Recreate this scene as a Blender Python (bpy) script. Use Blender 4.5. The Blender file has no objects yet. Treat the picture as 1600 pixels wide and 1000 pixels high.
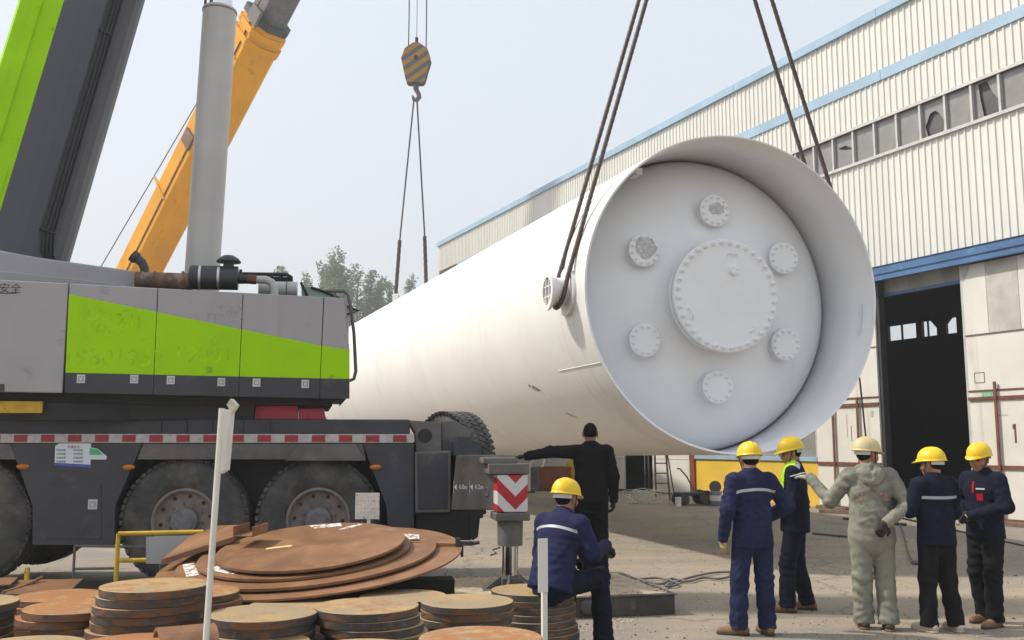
import bpy, math, random
import numpy as np
from mathutils import Vector, Matrix, Quaternion
from mathutils.bvhtree import BVHTree
random.seed(7); RNG = np.random.default_rng(7)
R_ = math.radians
sc = bpy.context.scene
col = sc.collection
# ------------------------------------------------------------------ camera, sky, sun, exposure
F, HOR, CAMH = 1500.0, 695.0, 1.7
PITCH = math.atan((HOR - 500) / F)
cam = bpy.data.cameras.new('camera'); camo = bpy.data.objects.new('camera', cam); col.objects.link(camo)
cam.sensor_fit = 'HORIZONTAL'; cam.sensor_width = 36.0; cam.lens = 36.0 * F / 1600.0
cam.clip_start = 0.1; cam.clip_end = 3000
camo.location = (0, 0, CAMH); camo.rotation_euler = (math.pi / 2 + PITCH, 0, 0)
sc.camera = camo
SUN_EL = R_(48.0); SUN_AZ = (-0.99, 0.14)          # horizontal direction towards the sun
wd = bpy.data.worlds.new('World'); sc.world = wd; wd.use_nodes = True
nt = wd.node_tree; nt.nodes.clear()
sky = nt.nodes.new('ShaderNodeTexSky'); sky.sky_type = 'NISHITA'; sky.sun_disc = False
sky.sun_elevation = SUN_EL; sky.sun_rotation = math.atan2(SUN_AZ[0], SUN_AZ[1])
sky.altitude = 50; sky.air_density = 1.6; sky.dust_density = 7.0; sky.ozone_density = 1.5
hz = nt.nodes.new('ShaderNodeMix'); hz.data_type = 'RGBA'; hz.inputs[0].default_value = 0.72
hz.inputs[7].default_value = (7.25, 7.75, 8.45, 1)          # even veil of bright haze over the whole sky
bg = nt.nodes.new('ShaderNodeBackground'); bg.inputs[1].default_value = 0.113
wo = nt.nodes.new('ShaderNodeOutputWorld')
nt.links.new(sky.outputs[0], hz.inputs[6]); nt.links.new(hz.outputs[2], bg.inputs[0]); nt.links.new(bg.outputs[0], wo.inputs[0])
sl = bpy.data.lights.new('sun', 'SUN'); sl.energy = 3.8; sl.angle = R_(2.2); sl.color = (1.0, 0.93, 0.82)
so = bpy.data.objects.new('sun', sl); col.objects.link(so)
sd = Vector((SUN_AZ[0] * math.cos(SUN_EL), SUN_AZ[1] * math.cos(SUN_EL), math.sin(SUN_EL)))
so.rotation_euler = sd.to_track_quat('Z', 'Y').to_euler(); so.location = (-20, 0, 30)
sc.render.engine = 'CYCLES'
sc.cycles.use_denoising = True
sc.cycles.max_bounces = 6; sc.cycles.diffuse_bounces = 3; sc.cycles.glossy_bounces = 3; sc.cycles.transmission_bounces = 4
sc.cycles.transparent_max_bounces = 6; sc.cycles.caustics_reflective = False; sc.cycles.caustics_refractive = False
sc.view_settings.view_transform = 'Standard'; sc.view_settings.look = 'None'
sc.view_settings.exposure = 0.25; sc.view_settings.gamma = 1.0; sc.view_settings.use_curve_mapping = False
# ------------------------------------------------------------------ measuring helpers
_c, _s = math.cos(PITCH), math.sin(PITCH)
def ray(x, y):
    a = (x - 800) / F; b = (500 - y) / F
    return Vector((a, _c - b * _s, _s + b * _c))
def at(x, y, Y):
    r = ray(x, y); return Vector((0, 0, CAMH)) + r * (Y / r.y)
def ground_at(x, y, z=0.0):
    r = ray(x, y); return Vector((0, 0, CAMH)) + r * ((z - CAMH) / r.z)
class Plane:
    """a vertical plane of the place: origin on the ground, angle of its run"""
    def __init__(s, o, ang): s.o = Vector((o[0], o[1], 0)); s.a = ang; s.d = Vector((math.cos(ang), math.sin(ang), 0)); s.n = Vector((-math.sin(ang), math.cos(ang), 0))
    def uz(s, x, y, off=0.0):
        r = ray(x, y); o = s.o + s.n * off; c = Vector((0, 0, CAMH))
        t = s.n.dot(o - c) / s.n.dot(r); p = c + r * t
        return ((p - o).dot(s.d), p.z)
    def poly(s, pts, off=0.0): return [s.uz(x, y, off) for x, y in pts]
# ------------------------------------------------------------------ materials
MATS = {}
def nd(t, k, **kw):
    n = t.nodes.new(k)
    for a, b in kw.items(): setattr(n, a, b)
    return n
def mixc(t, fac, a, b, blend='MIX'):
    m = nd(t, 'ShaderNodeMix', data_type='RGBA', blend_type=blend)
    for i, v in ((0, fac), (6, a), (7, b)):
        if hasattr(v, 'is_linked') or hasattr(v, 'links'): t.links.new(v, m.inputs[i])
        elif i == 0: m.inputs[0].default_value = v
        else: m.inputs[i].default_value = (*v[:3], 1)
    return m.outputs[2]
def mth(t, op, a, b=None, c=None, clamp=False):
    m = nd(t, 'ShaderNodeMath', operation=op, use_clamp=clamp)
    for i, v in enumerate((a, b, c)):
        if v is None: continue
        if hasattr(v, 'links'): t.links.new(v, m.inputs[i])
        else: m.inputs[i].default_value = v
    return m.outputs[0]
def noise(t, vec, scale, detail=4, rough=.55, dist=0.0):
    n = nd(t, 'ShaderNodeTexNoise'); n.inputs['Scale'].default_value = scale; n.inputs['Detail'].default_value = detail
    n.inputs['Roughness'].default_value = rough; n.inputs['Distortion'].default_value = dist
    t.links.new(vec, n.inputs['Vector']); return n.outputs[0]
def mask(t, v, lo, hi):
    n = nd(t, 'ShaderNodeMapRange', interpolation_type='SMOOTHSTEP'); n.inputs[1].default_value = lo; n.inputs[2].default_value = hi
    t.links.new(v, n.inputs[0]); return n.outputs[0]
def scaled(t, vec, s):
    n = nd(t, 'ShaderNodeMapping'); n.inputs[3].default_value = s; t.links.new(vec, n.inputs[0]); return n.outputs[0]
def base(name):
    m = bpy.data.materials.new(name); m.use_nodes = True; t = m.node_tree; t.nodes.clear()
    b = nd(t, 'ShaderNodeBsdfPrincipled'); o = nd(t, 'ShaderNodeOutputMaterial'); t.links.new(b.outputs[0], o.inputs[0])
    tc = nd(t, 'ShaderNodeTexCoord'); MATS[name] = m
    return m, t, b, tc.outputs['Object']
def bump(t, b, h, strength, dist=.01):
    n = nd(t, 'ShaderNodeBump'); n.inputs['Strength'].default_value = strength; n.inputs['Distance'].default_value = dist
    t.links.new(h, n.inputs['Height']); t.links.new(n.outputs[0], b.inputs['Normal'])
def mat(name, c, rough=.6, metal=0.0, var=.18, sc_=3.0, spots=None, streak=None, bmp=0.0, bsc=40, spec=.5, rnd=0.0, wear=None):
    """paint or steel: base colour with even grain, optional blotches of another colour (spots=(colour, scale, lo, hi)), runs down it, and wear"""
    m, t, b, P = base(name)
    n1 = noise(t, P, sc_, 6)
    c0 = tuple(x * (1 - var) for x in c); c1 = tuple(min(1, x * (1 + var)) for x in c)
    k = mixc(t, mask(t, n1, .3, .7), c0, c1)
    if rnd:
        oi = nd(t, 'ShaderNodeObjectInfo'); k = mixc(t, mth(t, 'MULTIPLY', oi.outputs['Random'], rnd), k, tuple(x * .45 for x in c))
    if spots:
        k = mixc(t, mask(t, noise(t, P, spots[1], 8, .65), spots[2], spots[3]), k, spots[0])
    if streak:
        v = noise(t, scaled(t, P, (streak[1], streak[1], streak[1] * .06)), 1.0, 5, .6)
        k = mixc(t, mth(t, 'MULTIPLY', mask(t, v, streak[2], streak[3]), streak[4]), k, streak[0])
    if wear:
        k = mixc(t, mask(t, noise(t, P, wear[1], 10, .72, .4), wear[2], wear[2] + .03), k, wear[0])
    t.links.new(k, b.inputs['Base Color'])
    b.inputs['Metallic'].default_value = metal; b.inputs['Specular IOR Level'].default_value = spec
    rr = mth(t, 'MULTIPLY_ADD', n1, .25, rough - .12, clamp=True); t.links.new(rr, b.inputs['Roughness'])
    if bmp: bump(t, b, noise(t, P, bsc, 5, .6), bmp)
    return m
def emit_free(name, c, rough=.5): return mat(name, c, rough, var=.05)

mat('vessel_paint', (.76, .755, .735), .36, var=.025, sc_=.8, spots=((.62, .60, .555), .45, .52, .8), streak=((.60, .58, .53), 1.1, .58, .85, .30), bmp=.05, bsc=2.2)
mat('vessel_inner', (.85, .86, .875), .42, var=.03, sc_=1.2, streak=((.66, .67, .68), 1.5, .6, .8, .3), bmp=.06, bsc=6)
mat('bare_patch', (.50, .505, .51), .55, var=.22, sc_=16, wear=((.74, .75, .76), 11, .56))
mat('scuff', (.20, .17, .135), .7, var=.4, sc_=20, wear=((.60, .58, .53), 9, .52))
mat('cream_cladding', (.675, .67, .63), .45, var=.06, sc_=.35, streak=((.40, .37, .30), 2.2, .55, .8, .22), rnd=.10)
mat('door_white', (.67, .655, .605), .55, var=.06, sc_=.8, streak=((.42, .36, .26), 3.0, .58, .78, .55), spots=((.55, .50, .40), 1.3, .60, .75), wear=((.32, .24, .17), 3.5, .70))
mat('door_aged', (.47, .45, .41), .7, var=.15, sc_=2, streak=((.33, .31, .28), 4, .45, .7, .6))
mat('trim_blue', (.30, .43, .56), .45, var=.08, sc_=1.0)
mat('beam_blue', (.055, .135, .29), .45, var=.12, sc_=1.5, spots=((.10, .20, .36), 4, .55, .7))
mat('dark_steel', (.035, .035, .038), .6, var=.3)
mat('rust_bar', (.16, .055, .035), .7, var=.3, sc_=6)
mat('yellow_wall', (.72, .47, .05), .7, var=.08, sc_=1.2, wear=((.62, .55, .42), 1.6, .635), streak=((.55, .38, .12), 2.2, .5, .8, .4))
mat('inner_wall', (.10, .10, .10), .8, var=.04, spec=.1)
mat('hole_gray', (.10, .10, .098), .8, var=.25, sc_=1.2)  # grey of the added board, standing in for the dim inside behind broken panes
mat('alu_frame', (.50, .50, .48), .5, metal=.2, var=.1)
mat('dusty_glass', (.27, .275, .26), .22, var=.16, sc_=1.5, streak=((.38, .37, .33), 2.5, .5, .8, .5), spec=.6, rnd=.2)
mat('crane_gray', (.345, .335, .345), .45, var=.05, sc_=1.3, spots=((.17, .165, .17), 3, .58, .75), streak=((.15, .14, .13), 3, .6, .85, .4))
mat('crane_green', (.335, .66, .0), .5, spec=.12, var=.05, sc_=1.6, spots=((.20, .39, .015), 5, .6, .72), streak=((.17, .30, .02), 2.5, .62, .85, .35))
mat('ghost_green', (.322, .635, .002), .5, spec=.12, var=.20, sc_=9)
mat('ghost_gray', (.31, .29, .305), .5, var=.25, sc_=9)
mat('crane_dark', (.037, .038, .048), .5, var=.2, sc_=2, spots=((.075, .07, .066), 3.5, .55, .75), bmp=.03)
mat('crane_dusty', (.115, .108, .104), .65, var=.25, sc_=3, spots=((.16, .145, .125), 4, .5, .7))
mat('crane_black', (.012, .012, .013), .6, var=.4)
mat('boom_gray', (.068, .072, .090), .5, var=.12, sc_=.8, streak=((.05, .05, .055), 1.4, .45, .75, .5), spots=((.13, .115, .10), 2.5, .58, .8))
mat('barrel_gray', (.47, .46, .44), .5, var=.07, sc_=1.2, streak=((.26, .24, .20), 2.5, .5, .8, .5))
mat('chrome', (.75, .76, .78), .12, metal=1.0, var=.05)
mat('yellow_boom', (.78, .345, .0), .5, spec=.2, var=.08, sc_=.5, spots=((.42, .17, .02), 1.4, .58, .75), wear=((.16, .07, .03), 1.1, .69))
mat('exhaust_rust', (.15, .085, .055), .75, var=.4, sc_=7, spots=((.28, .20, .15), 5, .5, .65))
mat('hose_black', (.015, .015, .017), .45, var=.3)
mat('silver_band', (.55, .55, .55), .35, metal=.6)
mat('tyre_rubber', (.048, .047, .047), .82, var=.35, sc_=5, spots=((.115, .105, .092), 3.2, .42, .7))
mat('rim_brown', (.21, .165, .15), .65, var=.2, sc_=8, spots=((.28, .24, .205), 10, .5, .7))
mat('hub_gray', (.15, .145, .148), .6, var=.3, sc_=9)
mat('tape_white', (.44, .425, .41), .4, var=.15, sc_=12, spots=((.30, .28, .25), 7, .55, .68))
mat('tape_red', (.30, .018, .03), .4, var=.2, sc_=10)
mat('lamp_red', (.75, .018, .07), .3, var=.1)
mat('lamp_orange', (.60, .16, .01), .35, var=.1)
mat('sticker_white', (.62, .68, .74), .5, var=.06)
mat('sticker_green', (.08, .42, .17), .5, var=.1)
mat('sticker_blue', (.06, .10, .40), .5, var=.1)
mat('print_gray', (.10, .10, .12), .6)
mat('print_white', (.72, .72, .70), .6, var=.15, sc_=20)
mat('print_black', (.03, .03, .03), .6)
mat('worn_yellow', (.58, .36, .02), .55, var=.15, sc_=6, wear=((.10, .045, .025), 5, .56))
mat('rail_yellow', (.55, .36, .02), .5, var=.15, sc_=8, wear=((.12, .06, .03), 9, .66))
mat('rail_gray', (.12, .112, .105), .6, var=.2)
mat('board_gray', (.36, .37, .38), .55, var=.06, streak=((.25, .24, .22), 6, .5, .8, .5))
mat('post_white', (.70, .68, .62), .5, var=.06, sc_=6, wear=((.22, .13, .08), 9, .66), streak=((.45, .38, .28), 7, .55, .8, .5))
mat('sign_checker', (.62, .61, .56), .55, var=.08, sc_=14, wear=((.30, .20, .12), 16, .60))
mat('plate_rust', (.215, .102, .047), .50, var=.22, sc_=2.2, spots=((.30, .15, .065), 3.5, .45, .72), wear=((.115, .055, .033), 6, .64), bmp=.12, bsc=22, rnd=.25)
mat('chalk_white', (.70, .70, .71), .6, var=.1, sc_=12, wear=((.30, .15, .08), 14, .50))
mat('chalk_yellow', (.62, .42, .16), .7, var=.2, sc_=12)
mat('timber_dark', (.030, .026, .022), .85, var=.4, sc_=8)
mat('box_rust', (.22, .06, .03), .6, var=.15, sc_=3)
mat('mat_steel', (.060, .055, .052), .6, var=.35, sc_=4, spots=((.16, .10, .07), 6, .58, .7))
mat('sand', (.47, .38, .27), .95, var=.2, sc_=14, spots=((.36, .29, .21), 5, .5, .65), bmp=.5, bsc=70)
mat('ladder_wood', (.15, .10, .075), .7, var=.3, sc_=10)
mat('rope_steel', (.075, .055, .048), .6, var=.3, sc_=18, metal=.3)
mat('rope_dark', (.045, .04, .04), .6, var=.3, sc_=8)
mat('string_white', (.70, .67, .58), .7, var=.1)
mat('bucket_blue', (.35, .38, .45), .45, var=.2, sc_=8)
mat('bark', (.16, .14, .11), .85, var=.3, sc_=4)
mat('helmet_yellow', (.78, .52, .010), .36, var=.03, sc_=20, spots=((.55, .36, .02), 30, .70, .85))
mat('helmet_dusty', (.58, .47, .20), .55, var=.1, sc_=16, spots=((.45, .41, .34), 9, .48, .66))
mat('strap', (.03, .03, .03), .7); mat('band_white', (.55, .55, .54), .7)
mat('skin', (.36, .175, .105), .55, var=.1, sc_=25)
mat('hair_black', (.006, .005, .005), .8, var=.4, sc_=60, bmp=.3, bsc=160, spec=.12)
def cloth(name, c, dirt=None, var=.2):
    mat(name, c, .92, var=var, sc_=5, bmp=.35, bsc=22, spec=.15, spots=dirt)
cloth('cloth_blue', (.019, .022, .062)); cloth('cloth_navy', (.009, .011, .024)); cloth('cloth_navy_trouser', (.011, .013, .027))
cloth('cloth_black', (.0075, .0075, .0085)); cloth('cloth_dark', (.011, .011, .013))
cloth('cloth_coverall', (.235, .235, .195), ((.125, .118, .085), 5, .50, .70)); cloth('cloth_lime', (.45, .75, .05)); cloth('cloth_red', (.50, .01, .02))
mat('reflective', (.38, .39, .41), .45, var=.06)
mat('faded_red', (.26, .13, .11), .9, var=.3, sc_=30)
cloth('glove_dark', (.035, .030, .028)); cloth('glove_pale', (.42, .39, .33)); cloth('glove_tan', (.38, .27, .13)); cloth('cuff_orange', (.60, .16, .05))
mat('boot_brown', (.20, .095, .045), .7, var=.2, sc_=14, spots=((.30, .22, .15), 18, .55, .7)); mat('boot_dark', (.045, .035, .028), .7, var=.3, sc_=14)
mat('sole_pale', (.48, .42, .34), .8); mat('white_plain', (.75, .75, .74), .5)
def leaf_material():
    m, t, b, P = base('leaf')
    oi = nd(t, 'ShaderNodeObjectInfo'); n = noise(t, P, 1.2, 3)
    k = mixc(t, mask(t, n, .3, .7), (.105, .170, .060), (.165, .240, .105))
    k = mixc(t, mth(t, 'MULTIPLY', oi.outputs['Random'], .5), k, (.145, .195, .10)); t.links.new(k, b.inputs['Base Color'])
    b.inputs['Roughness'].default_value = .6; b.inputs['Subsurface Weight'].default_value = 0
    tr = nd(t, 'ShaderNodeBsdfTranslucent'); t.links.new(k, tr.inputs[0]); ms = nd(t, 'ShaderNodeMixShader'); ms.inputs[0].default_value = .35
    o = [x for x in t.nodes if x.type == 'OUTPUT_MATERIAL'][0]
    t.links.new(b.outputs[0], ms.inputs[1]); t.links.new(tr.outputs[0], ms.inputs[2]); t.links.new(ms.outputs[0], o.inputs[0])
leaf_material()
def glass_material():
    m, t, b, P = base('cab_glass'); b.inputs['Base Color'].default_value = (.42, .56, .50, 1); b.inputs['Roughness'].default_value = .12
    b.inputs['Transmission Weight'].default_value = .3; b.inputs['IOR'].default_value = 1.1
glass_material()
def disc_material():
    """cut steel blanks: ochre, grey and orange rust on the cut-out faces, blue-grey scale with rust runs on the rims"""
    m, t, b, P = base('blank_steel')
    oi = nd(t, 'ShaderNodeObjectInfo'); rn = oi.outputs['Random']
    off = nd(t, 'ShaderNodeVectorMath', operation='ADD'); t.links.new(P, off.inputs[0])
    cx = nd(t, 'ShaderNodeCombineXYZ'); s10 = mth(t, 'MULTIPLY', rn, 37.0)
    for i in range(3): t.links.new(s10, cx.inputs[i])
    t.links.new(cx.outputs[0], off.inputs[1]); Q = off.outputs[0]
    g = nd(t, 'ShaderNodeNewGeometry'); sp = nd(t, 'ShaderNodeSeparateXYZ'); t.links.new(g.outputs['Normal'], sp.inputs[0])
    top = mask(t, sp.outputs[2], .4, .6)
    n1 = noise(t, Q, 2.6, 6, .6, .5); n2 = noise(t, Q, 7.0, 8, .7); n3 = noise(t, Q, 40, 4)
    ct = mixc(t, mask(t, n1, .42, .62), (.40, .275, .125), (.31, .235, .14))
    oc = nd(t, 'ShaderNodeSeparateColor'); t.links.new(oi.outputs['Color'], oc.inputs[0]); rl = oc.outputs[0]
    ora = mth(t, 'MULTIPLY', mask(t, mth(t, 'ADD', n2, mth(t, 'MULTIPLY', rl, .26)), .56, .74), .9)
    ct = mixc(t, ora, ct, (.34, .125, .032))
    st = nd(t, 'ShaderNodeMapping'); st.inputs[3].default_value = (5, 5, 14); t.links.new(Q, st.inputs[0])
    n4 = noise(t, st.outputs[0], 1.0, 8, .7, .6)
    cs = mixc(t, mask(t, mth(t, 'ADD', n4, mth(t, 'MULTIPLY', rl, .10)), .52, .58), (.052, .046, .043), (.165, .070, .026))
    cs = mixc(t, mask(t, n2, .56, .64), cs, (.10, .10, .105))
    k = mixc(t, top, cs, ct); k = mixc(t, mth(t, 'MULTIPLY', mask(t, n3, .35, .7), .25), k, (.12, .08, .05))
    t.links.new(k, b.inputs['Base Color']); b.inputs['Roughness'].default_value = .62
    bump(t, b, n2, .25, .006)
disc_material()
def ground_material():
    m, t, b, P = base('yard_concrete')
    n1 = noise(t, P, .16, 6, .6, .6); n2 = noise(t, P, 1.1, 8, .65, .3); n3 = noise(t, P, 28, 6, .7); n4 = noise(t, P, 5.5, 8, .7)
    k = mixc(t, mask(t, n1, .40, .60), (.34, .28, .205), (.235, .212, .185))
    k = mixc(t, mth(t, 'MULTIPLY', mask(t, n2, .46, .70), .55), k, (.37, .31, .235))
    k = mixc(t, mth(t, 'MULTIPLY', mask(t, n4, .52, .74), .55), k, (.17, .155, .14))
    # long drag and tyre marks across the yard
    tm = noise(t, scaled(t, P, (.10, 1.7, 1)), 1.0, 6, .6, .4); k = mixc(t, mth(t, 'MULTIPLY', mask(t, tm, .50, .72), .42), k, (.185, .17, .155))
    v = nd(t, 'ShaderNodeTexVoronoi', feature='DISTANCE_TO_EDGE'); v.inputs['Scale'].default_value = .17
    wv = nd(t, 'ShaderNodeVectorMath', operation='ADD'); nv = nd(t, 'ShaderNodeTexNoise'); nv.inputs['Scale'].default_value = .9; nv.inputs['Detail'].default_value = 6
    t.links.new(P, nv.inputs['Vector']); sv = nd(t, 'ShaderNodeVectorMath', operation='SCALE'); sv.inputs[3].default_value = 1.5
    t.links.new(nv.outputs[1], sv.inputs[0]); t.links.new(P, wv.inputs[0]); t.links.new(sv.outputs[0], wv.inputs[1]); t.links.new(wv.outputs[0], v.inputs['Vector'])
    crack = mask(t, v.outputs[0], .009, .002); k = mixc(t, mth(t, 'MULTIPLY', crack, .3), k, (.08, .07, .06))
    k = mixc(t, mth(t, 'MULTIPLY', mask(t, n3, .3, .75), .35), k, (.15, .135, .115))
    n5 = noise(t, P, .55, 5, .6, 1.2); k = mixc(t, mth(t, 'MULTIPLY', mask(t, n5, .60, .70), .35), k, (.13, .12, .11))
    n6 = noise(t, P, 90, 3, .6); k = mixc(t, mth(t, 'MULTIPLY', mask(t, n6, .55, .75), .35), k, (.50, .45, .37))
    sj = nd(t, 'ShaderNodeSeparateXYZ'); t.links.new(wv.outputs[0], sj.inputs[0]); sP = nd(t, 'ShaderNodeSeparateXYZ'); t.links.new(P, sP.inputs[0])
    jx = mth(t, 'ABSOLUTE', mth(t, 'SUBTRACT', mth(t, 'FRACT', mth(t, 'MULTIPLY', mth(t, 'MULTIPLY_ADD', sP.outputs[1], .27, sP.outputs[0]), 1 / 5.5)), .5)); jy = mth(t, 'ABSOLUTE', mth(t, 'SUBTRACT', mth(t, 'FRACT', mth(t, 'MULTIPLY', mth(t, 'MULTIPLY_ADD', sP.outputs[0], -.27, sP.outputs[1]), 1 / 5.5)), .5))
    jn = mth(t, 'MULTIPLY', mth(t, 'MAXIMUM', mask(t, jx, .0035, .0012), mask(t, jy, .0035, .0012)), mask(t, n2, .35, .55)); k = mixc(t, mth(t, 'MULTIPLY', jn, .55), k, (.09, .08, .07))
    t.links.new(k, b.inputs['Base Color']); b.inputs['Roughness'].default_value = .88; b.inputs['Specular IOR Level'].default_value = .25
    h = mth(t, 'ADD', mth(t, 'MULTIPLY', n3, .5), mth(t, 'ADD', n4, mth(t, 'MULTIPLY', crack, -1.5)))
    bump(t, b, h, .5, .02)
ground_material()
def chevron_material():
    m, t, b, P = base('chevron')
    sp = nd(t, 'ShaderNodeSeparateXYZ'); t.links.new(P, sp.inputs[0])
    v = mth(t, 'SUBTRACT', sp.outputs[2], mth(t, 'ABSOLUTE', mth(t, 'ADD', sp.outputs[0], -.03)))
    f = mth(t, 'FRACT', mth(t, 'MULTIPLY', mth(t, 'ADD', v, 10.0 + .02), 1 / .27)); s = mask(t, f, .49, .51)
    k = mixc(t, s, (.62, .60, .58), (.42, .012, .02)); n = noise(t, P, 14, 10, .75)
    k = mixc(t, mask(t, n, .60, .63), k, (.09, .08, .075)); t.links.new(k, b.inputs['Base Color']); b.inputs['Roughness'].default_value = .5
chevron_material()
def hazard_material():
    m, t, b, P = base('hazard_stripes')
    sp = nd(t, 'ShaderNodeSeparateXYZ'); t.links.new(P, sp.inputs[0])
    v = mth(t, 'SUBTRACT', sp.outputs[2], mth(t, 'MULTIPLY', sp.outputs[0], .72))
    f = mth(t, 'FRACT', mth(t, 'MULTIPLY', mth(t, 'ADD', v, 20.0), 1 / .46)); s = mask(t, f, .5, .54)
    k = mixc(t, s, (.40, .20, .045), (.12, .115, .11)); n = noise(t, P, 2.2, 10, .7)
    k = mixc(t, mask(t, n, .55, .64), k, (.13, .07, .05)); t.links.new(k, b.inputs['Base Color']); b.inputs['Roughness'].default_value = .6
hazard_material()
# ------------------------------------------------------------------ mesh helpers
def link(o, parent=None, label=None, cat=None, group=None, kind=None):
    col.objects.link(o)
    if parent is not None: o.parent = parent
    for k, v in (('label', label), ('category', cat), ('group', group), ('kind', kind)):
        if v: o[k] = v
    return o
def thing(name, label, cat, loc=(0, 0, 0), rz=0.0, group=None):
    o = bpy.data.objects.new(name, None); o.empty_display_size = .2
    o.location = loc; o.rotation_euler = (0, 0, rz)
    return link(o, None, label, cat, group)
class MB:
    def __init__(s): s.v = []; s.f = []; s.m = []; s.sm = []
    def add(s, v, f, mi=0, smooth=False):
        n = len(s.v); s.v += [tuple(x) for x in v]; s.f += [tuple(i + n for i in q) for q in f]; s.m += [mi] * len(f); s.sm += [smooth] * len(f); return s
    def box(s, c, d, rot=None, mi=0, ch=0.0):
        hx, hy, hz = d[0] / 2, d[1] / 2, d[2] / 2
        pts = []
        for z in (-hz, hz):
            for x, y in ((-hx, -hy), (hx, -hy), (hx, hy), (-hx, hy)): pts.append(Vector((x, y, z)))
        if rot is not None: pts = [rot @ p for p in pts]
        return s.add([p + Vector(c) for p in pts], [(3, 2, 1, 0), (4, 5, 6, 7), (0, 1, 5, 4), (1, 2, 6, 5), (2, 3, 7, 6), (3, 0, 4, 7)], mi)
    def bb(s, x0, x1, y0, y1, z0, z1, mi=0): return s.box(((x0 + x1) / 2, (y0 + y1) / 2, (z0 + z1) / 2), (abs(x1 - x0), abs(y1 - y0), abs(z1 - z0)), mi=mi)
    def prism(s, poly, y0, y1, mi=0):
        """polygon in x,z drawn from y0 to y1"""
        n = len(poly); A = sum(poly[i][0] * poly[(i + 1) % n][1] - poly[(i + 1) % n][0] * poly[i][1] for i in range(n))
        if A < 0: poly = poly[::-1]
        v = [(x, y0, z) for x, z in poly] + [(x, y1, z) for x, z in poly]
        f = [tuple(range(n)), tuple(range(2 * n - 1, n - 1, -1))] + [(i, i + n, (i + 1) % n + n, (i + 1) % n) for i in range(n)]
        f = [f[0], f[1]] + [q[::-1] for q in f[2:]][::1]
        f = [f[0], f[1]] + [(i, (i + 1) % n, (i + 1) % n + n, i + n)[::-1] for i in range(n)]
        return s.add(v, f, mi)
    def cyl(s, a, b, r0, r1=None, n=16, mi=0, caps=True, smooth=True):
        a, b = Vector(a), Vector(b); r1 = r0 if r1 is None else r1
        d = (b - a).normalized(); q = d.to_track_quat('Z', 'Y'); v = []
        for p, r in ((a, r0), (b, r1)):
            for i in range(n): v.append(p + q @ Vector((r * math.cos(2 * math.pi * i / n), r * math.sin(2 * math.pi * i / n), 0)))
        s.add(v, [(i, (i + 1) % n, (i + 1) % n + n, i + n) for i in range(n)], mi, smooth)
        if caps: s.add(v, [tuple(range(n - 1, -1, -1)), tuple(range(n, 2 * n))], mi)
        return s
    def lathe(s, prof, n=32, axis=None, o=(0, 0, 0), mi=0, smooth=True, a0=0, a1=2 * math.pi):
        """profile of (radius, height) turned about an axis"""
        q = Vector(axis).normalized().to_track_quat('Z', 'Y') if axis is not None else Quaternion()
        full = abs(a1 - a0) > 6.28; m = n if full else n + 1; v = []
        for r, h in prof:
            for i in range(m):
                t = a0 + (a1 - a0) * i / n; v.append(Vector(o) + q @ Vector((r * math.cos(t), r * math.sin(t), h)))
        f = []
        for j in range(len(prof) - 1):
            for i in range(n):
                k = (i + 1) % m if full else i + 1; f.append((j * m + i, j * m + k, (j + 1) * m + k, (j + 1) * m + i))
        return s.add(v, f, mi, smooth)
    def tube(s, pts, r, n=8, mi=0, lobes=0, pitch=.3, closed=False):
        pts = [Vector(p) for p in pts]; m = len(pts); v = []; up = None; L = 0.0
        for i, p in enumerate(pts):
            d = (pts[min(i + 1, m - 1)] - pts[max(i - 1, 0)]).normalized()
            if up is None: up = d.orthogonal().normalized()
            up = (up - d * up.dot(d)).normalized(); w = d.cross(up)
            if i: L += (p - pts[i - 1]).length
            for k in range(n):
                t = 2 * math.pi * k / n; rr = r[i] if isinstance(r, (list, tuple)) else r
                if lobes: rr *= 1 + .10 * math.cos(lobes * (t - 2 * math.pi * L / pitch / 1.0))
                v.append(p + (up * math.cos(t) + w * math.sin(t)) * rr)
        f = [(i * n + k, i * n + (k + 1) % n, (i + 1) * n + (k + 1) % n, (i + 1) * n + k) for i in range(m - 1) for k in range(n)]
        s.add(v, f, mi, True); s.add(v, [tuple(range(n - 1, -1, -1)), tuple(range((m - 1) * n, m * n))], mi); return s
    def xf(s, M): s.v = [tuple(M @ Vector(p)) for p in s.v]; return s
    def mesh(s, name, mats):
        me = bpy.data.meshes.new(name); me.from_pydata(s.v, [], s.f)
        for m in ([mats] if isinstance(mats, str) else mats): me.materials.append(MATS[m])
        me.polygons.foreach_set('material_index', s.m); me.polygons.foreach_set('use_smooth', s.sm); me.update(); return me
    def build(s, name, mats, parent=None, bevel=0.0, label=None, cat=None, group=None, kind=None):
        o = bpy.data.objects.new(name, s.mesh(name, mats)); link(o, parent, label, cat, group, kind)
        if bevel:
            b = o.modifiers.new('bevel', 'BEVEL'); b.width = bevel; b.segments = 2; b.limit_method = 'ANGLE'; b.angle_limit = R_(35)
        return o
def copyof(o, parent=None, loc=None, label=None):
    c = o.copy(); col.objects.link(c)
    c.parent = parent
    if loc is not None: c.location = loc
    if label: c['label'] = label
    return c
def lettering(name, text, size, matname, parent, loc, rot, extrude=.0008, sx=1.0, align='CENTER'):
    cu = bpy.data.curves.new(name, 'FONT'); cu.body = text; cu.size = size; cu.extrude = extrude; cu.align_x = align; cu.align_y = 'CENTER'
    tmp = bpy.data.objects.new(name, cu); col.objects.link(tmp); bpy.context.view_layer.update()
    me = bpy.data.meshes.new_from_object(tmp.evaluated_get(bpy.context.evaluated_depsgraph_get())); bpy.data.objects.remove(tmp)
    me.materials.clear(); me.materials.append(MATS[matname]); o = bpy.data.objects.new(name, me); o.location = loc; o.rotation_euler = rot; o.scale = (sx, 1, 1)
    return link(o, parent)
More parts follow.
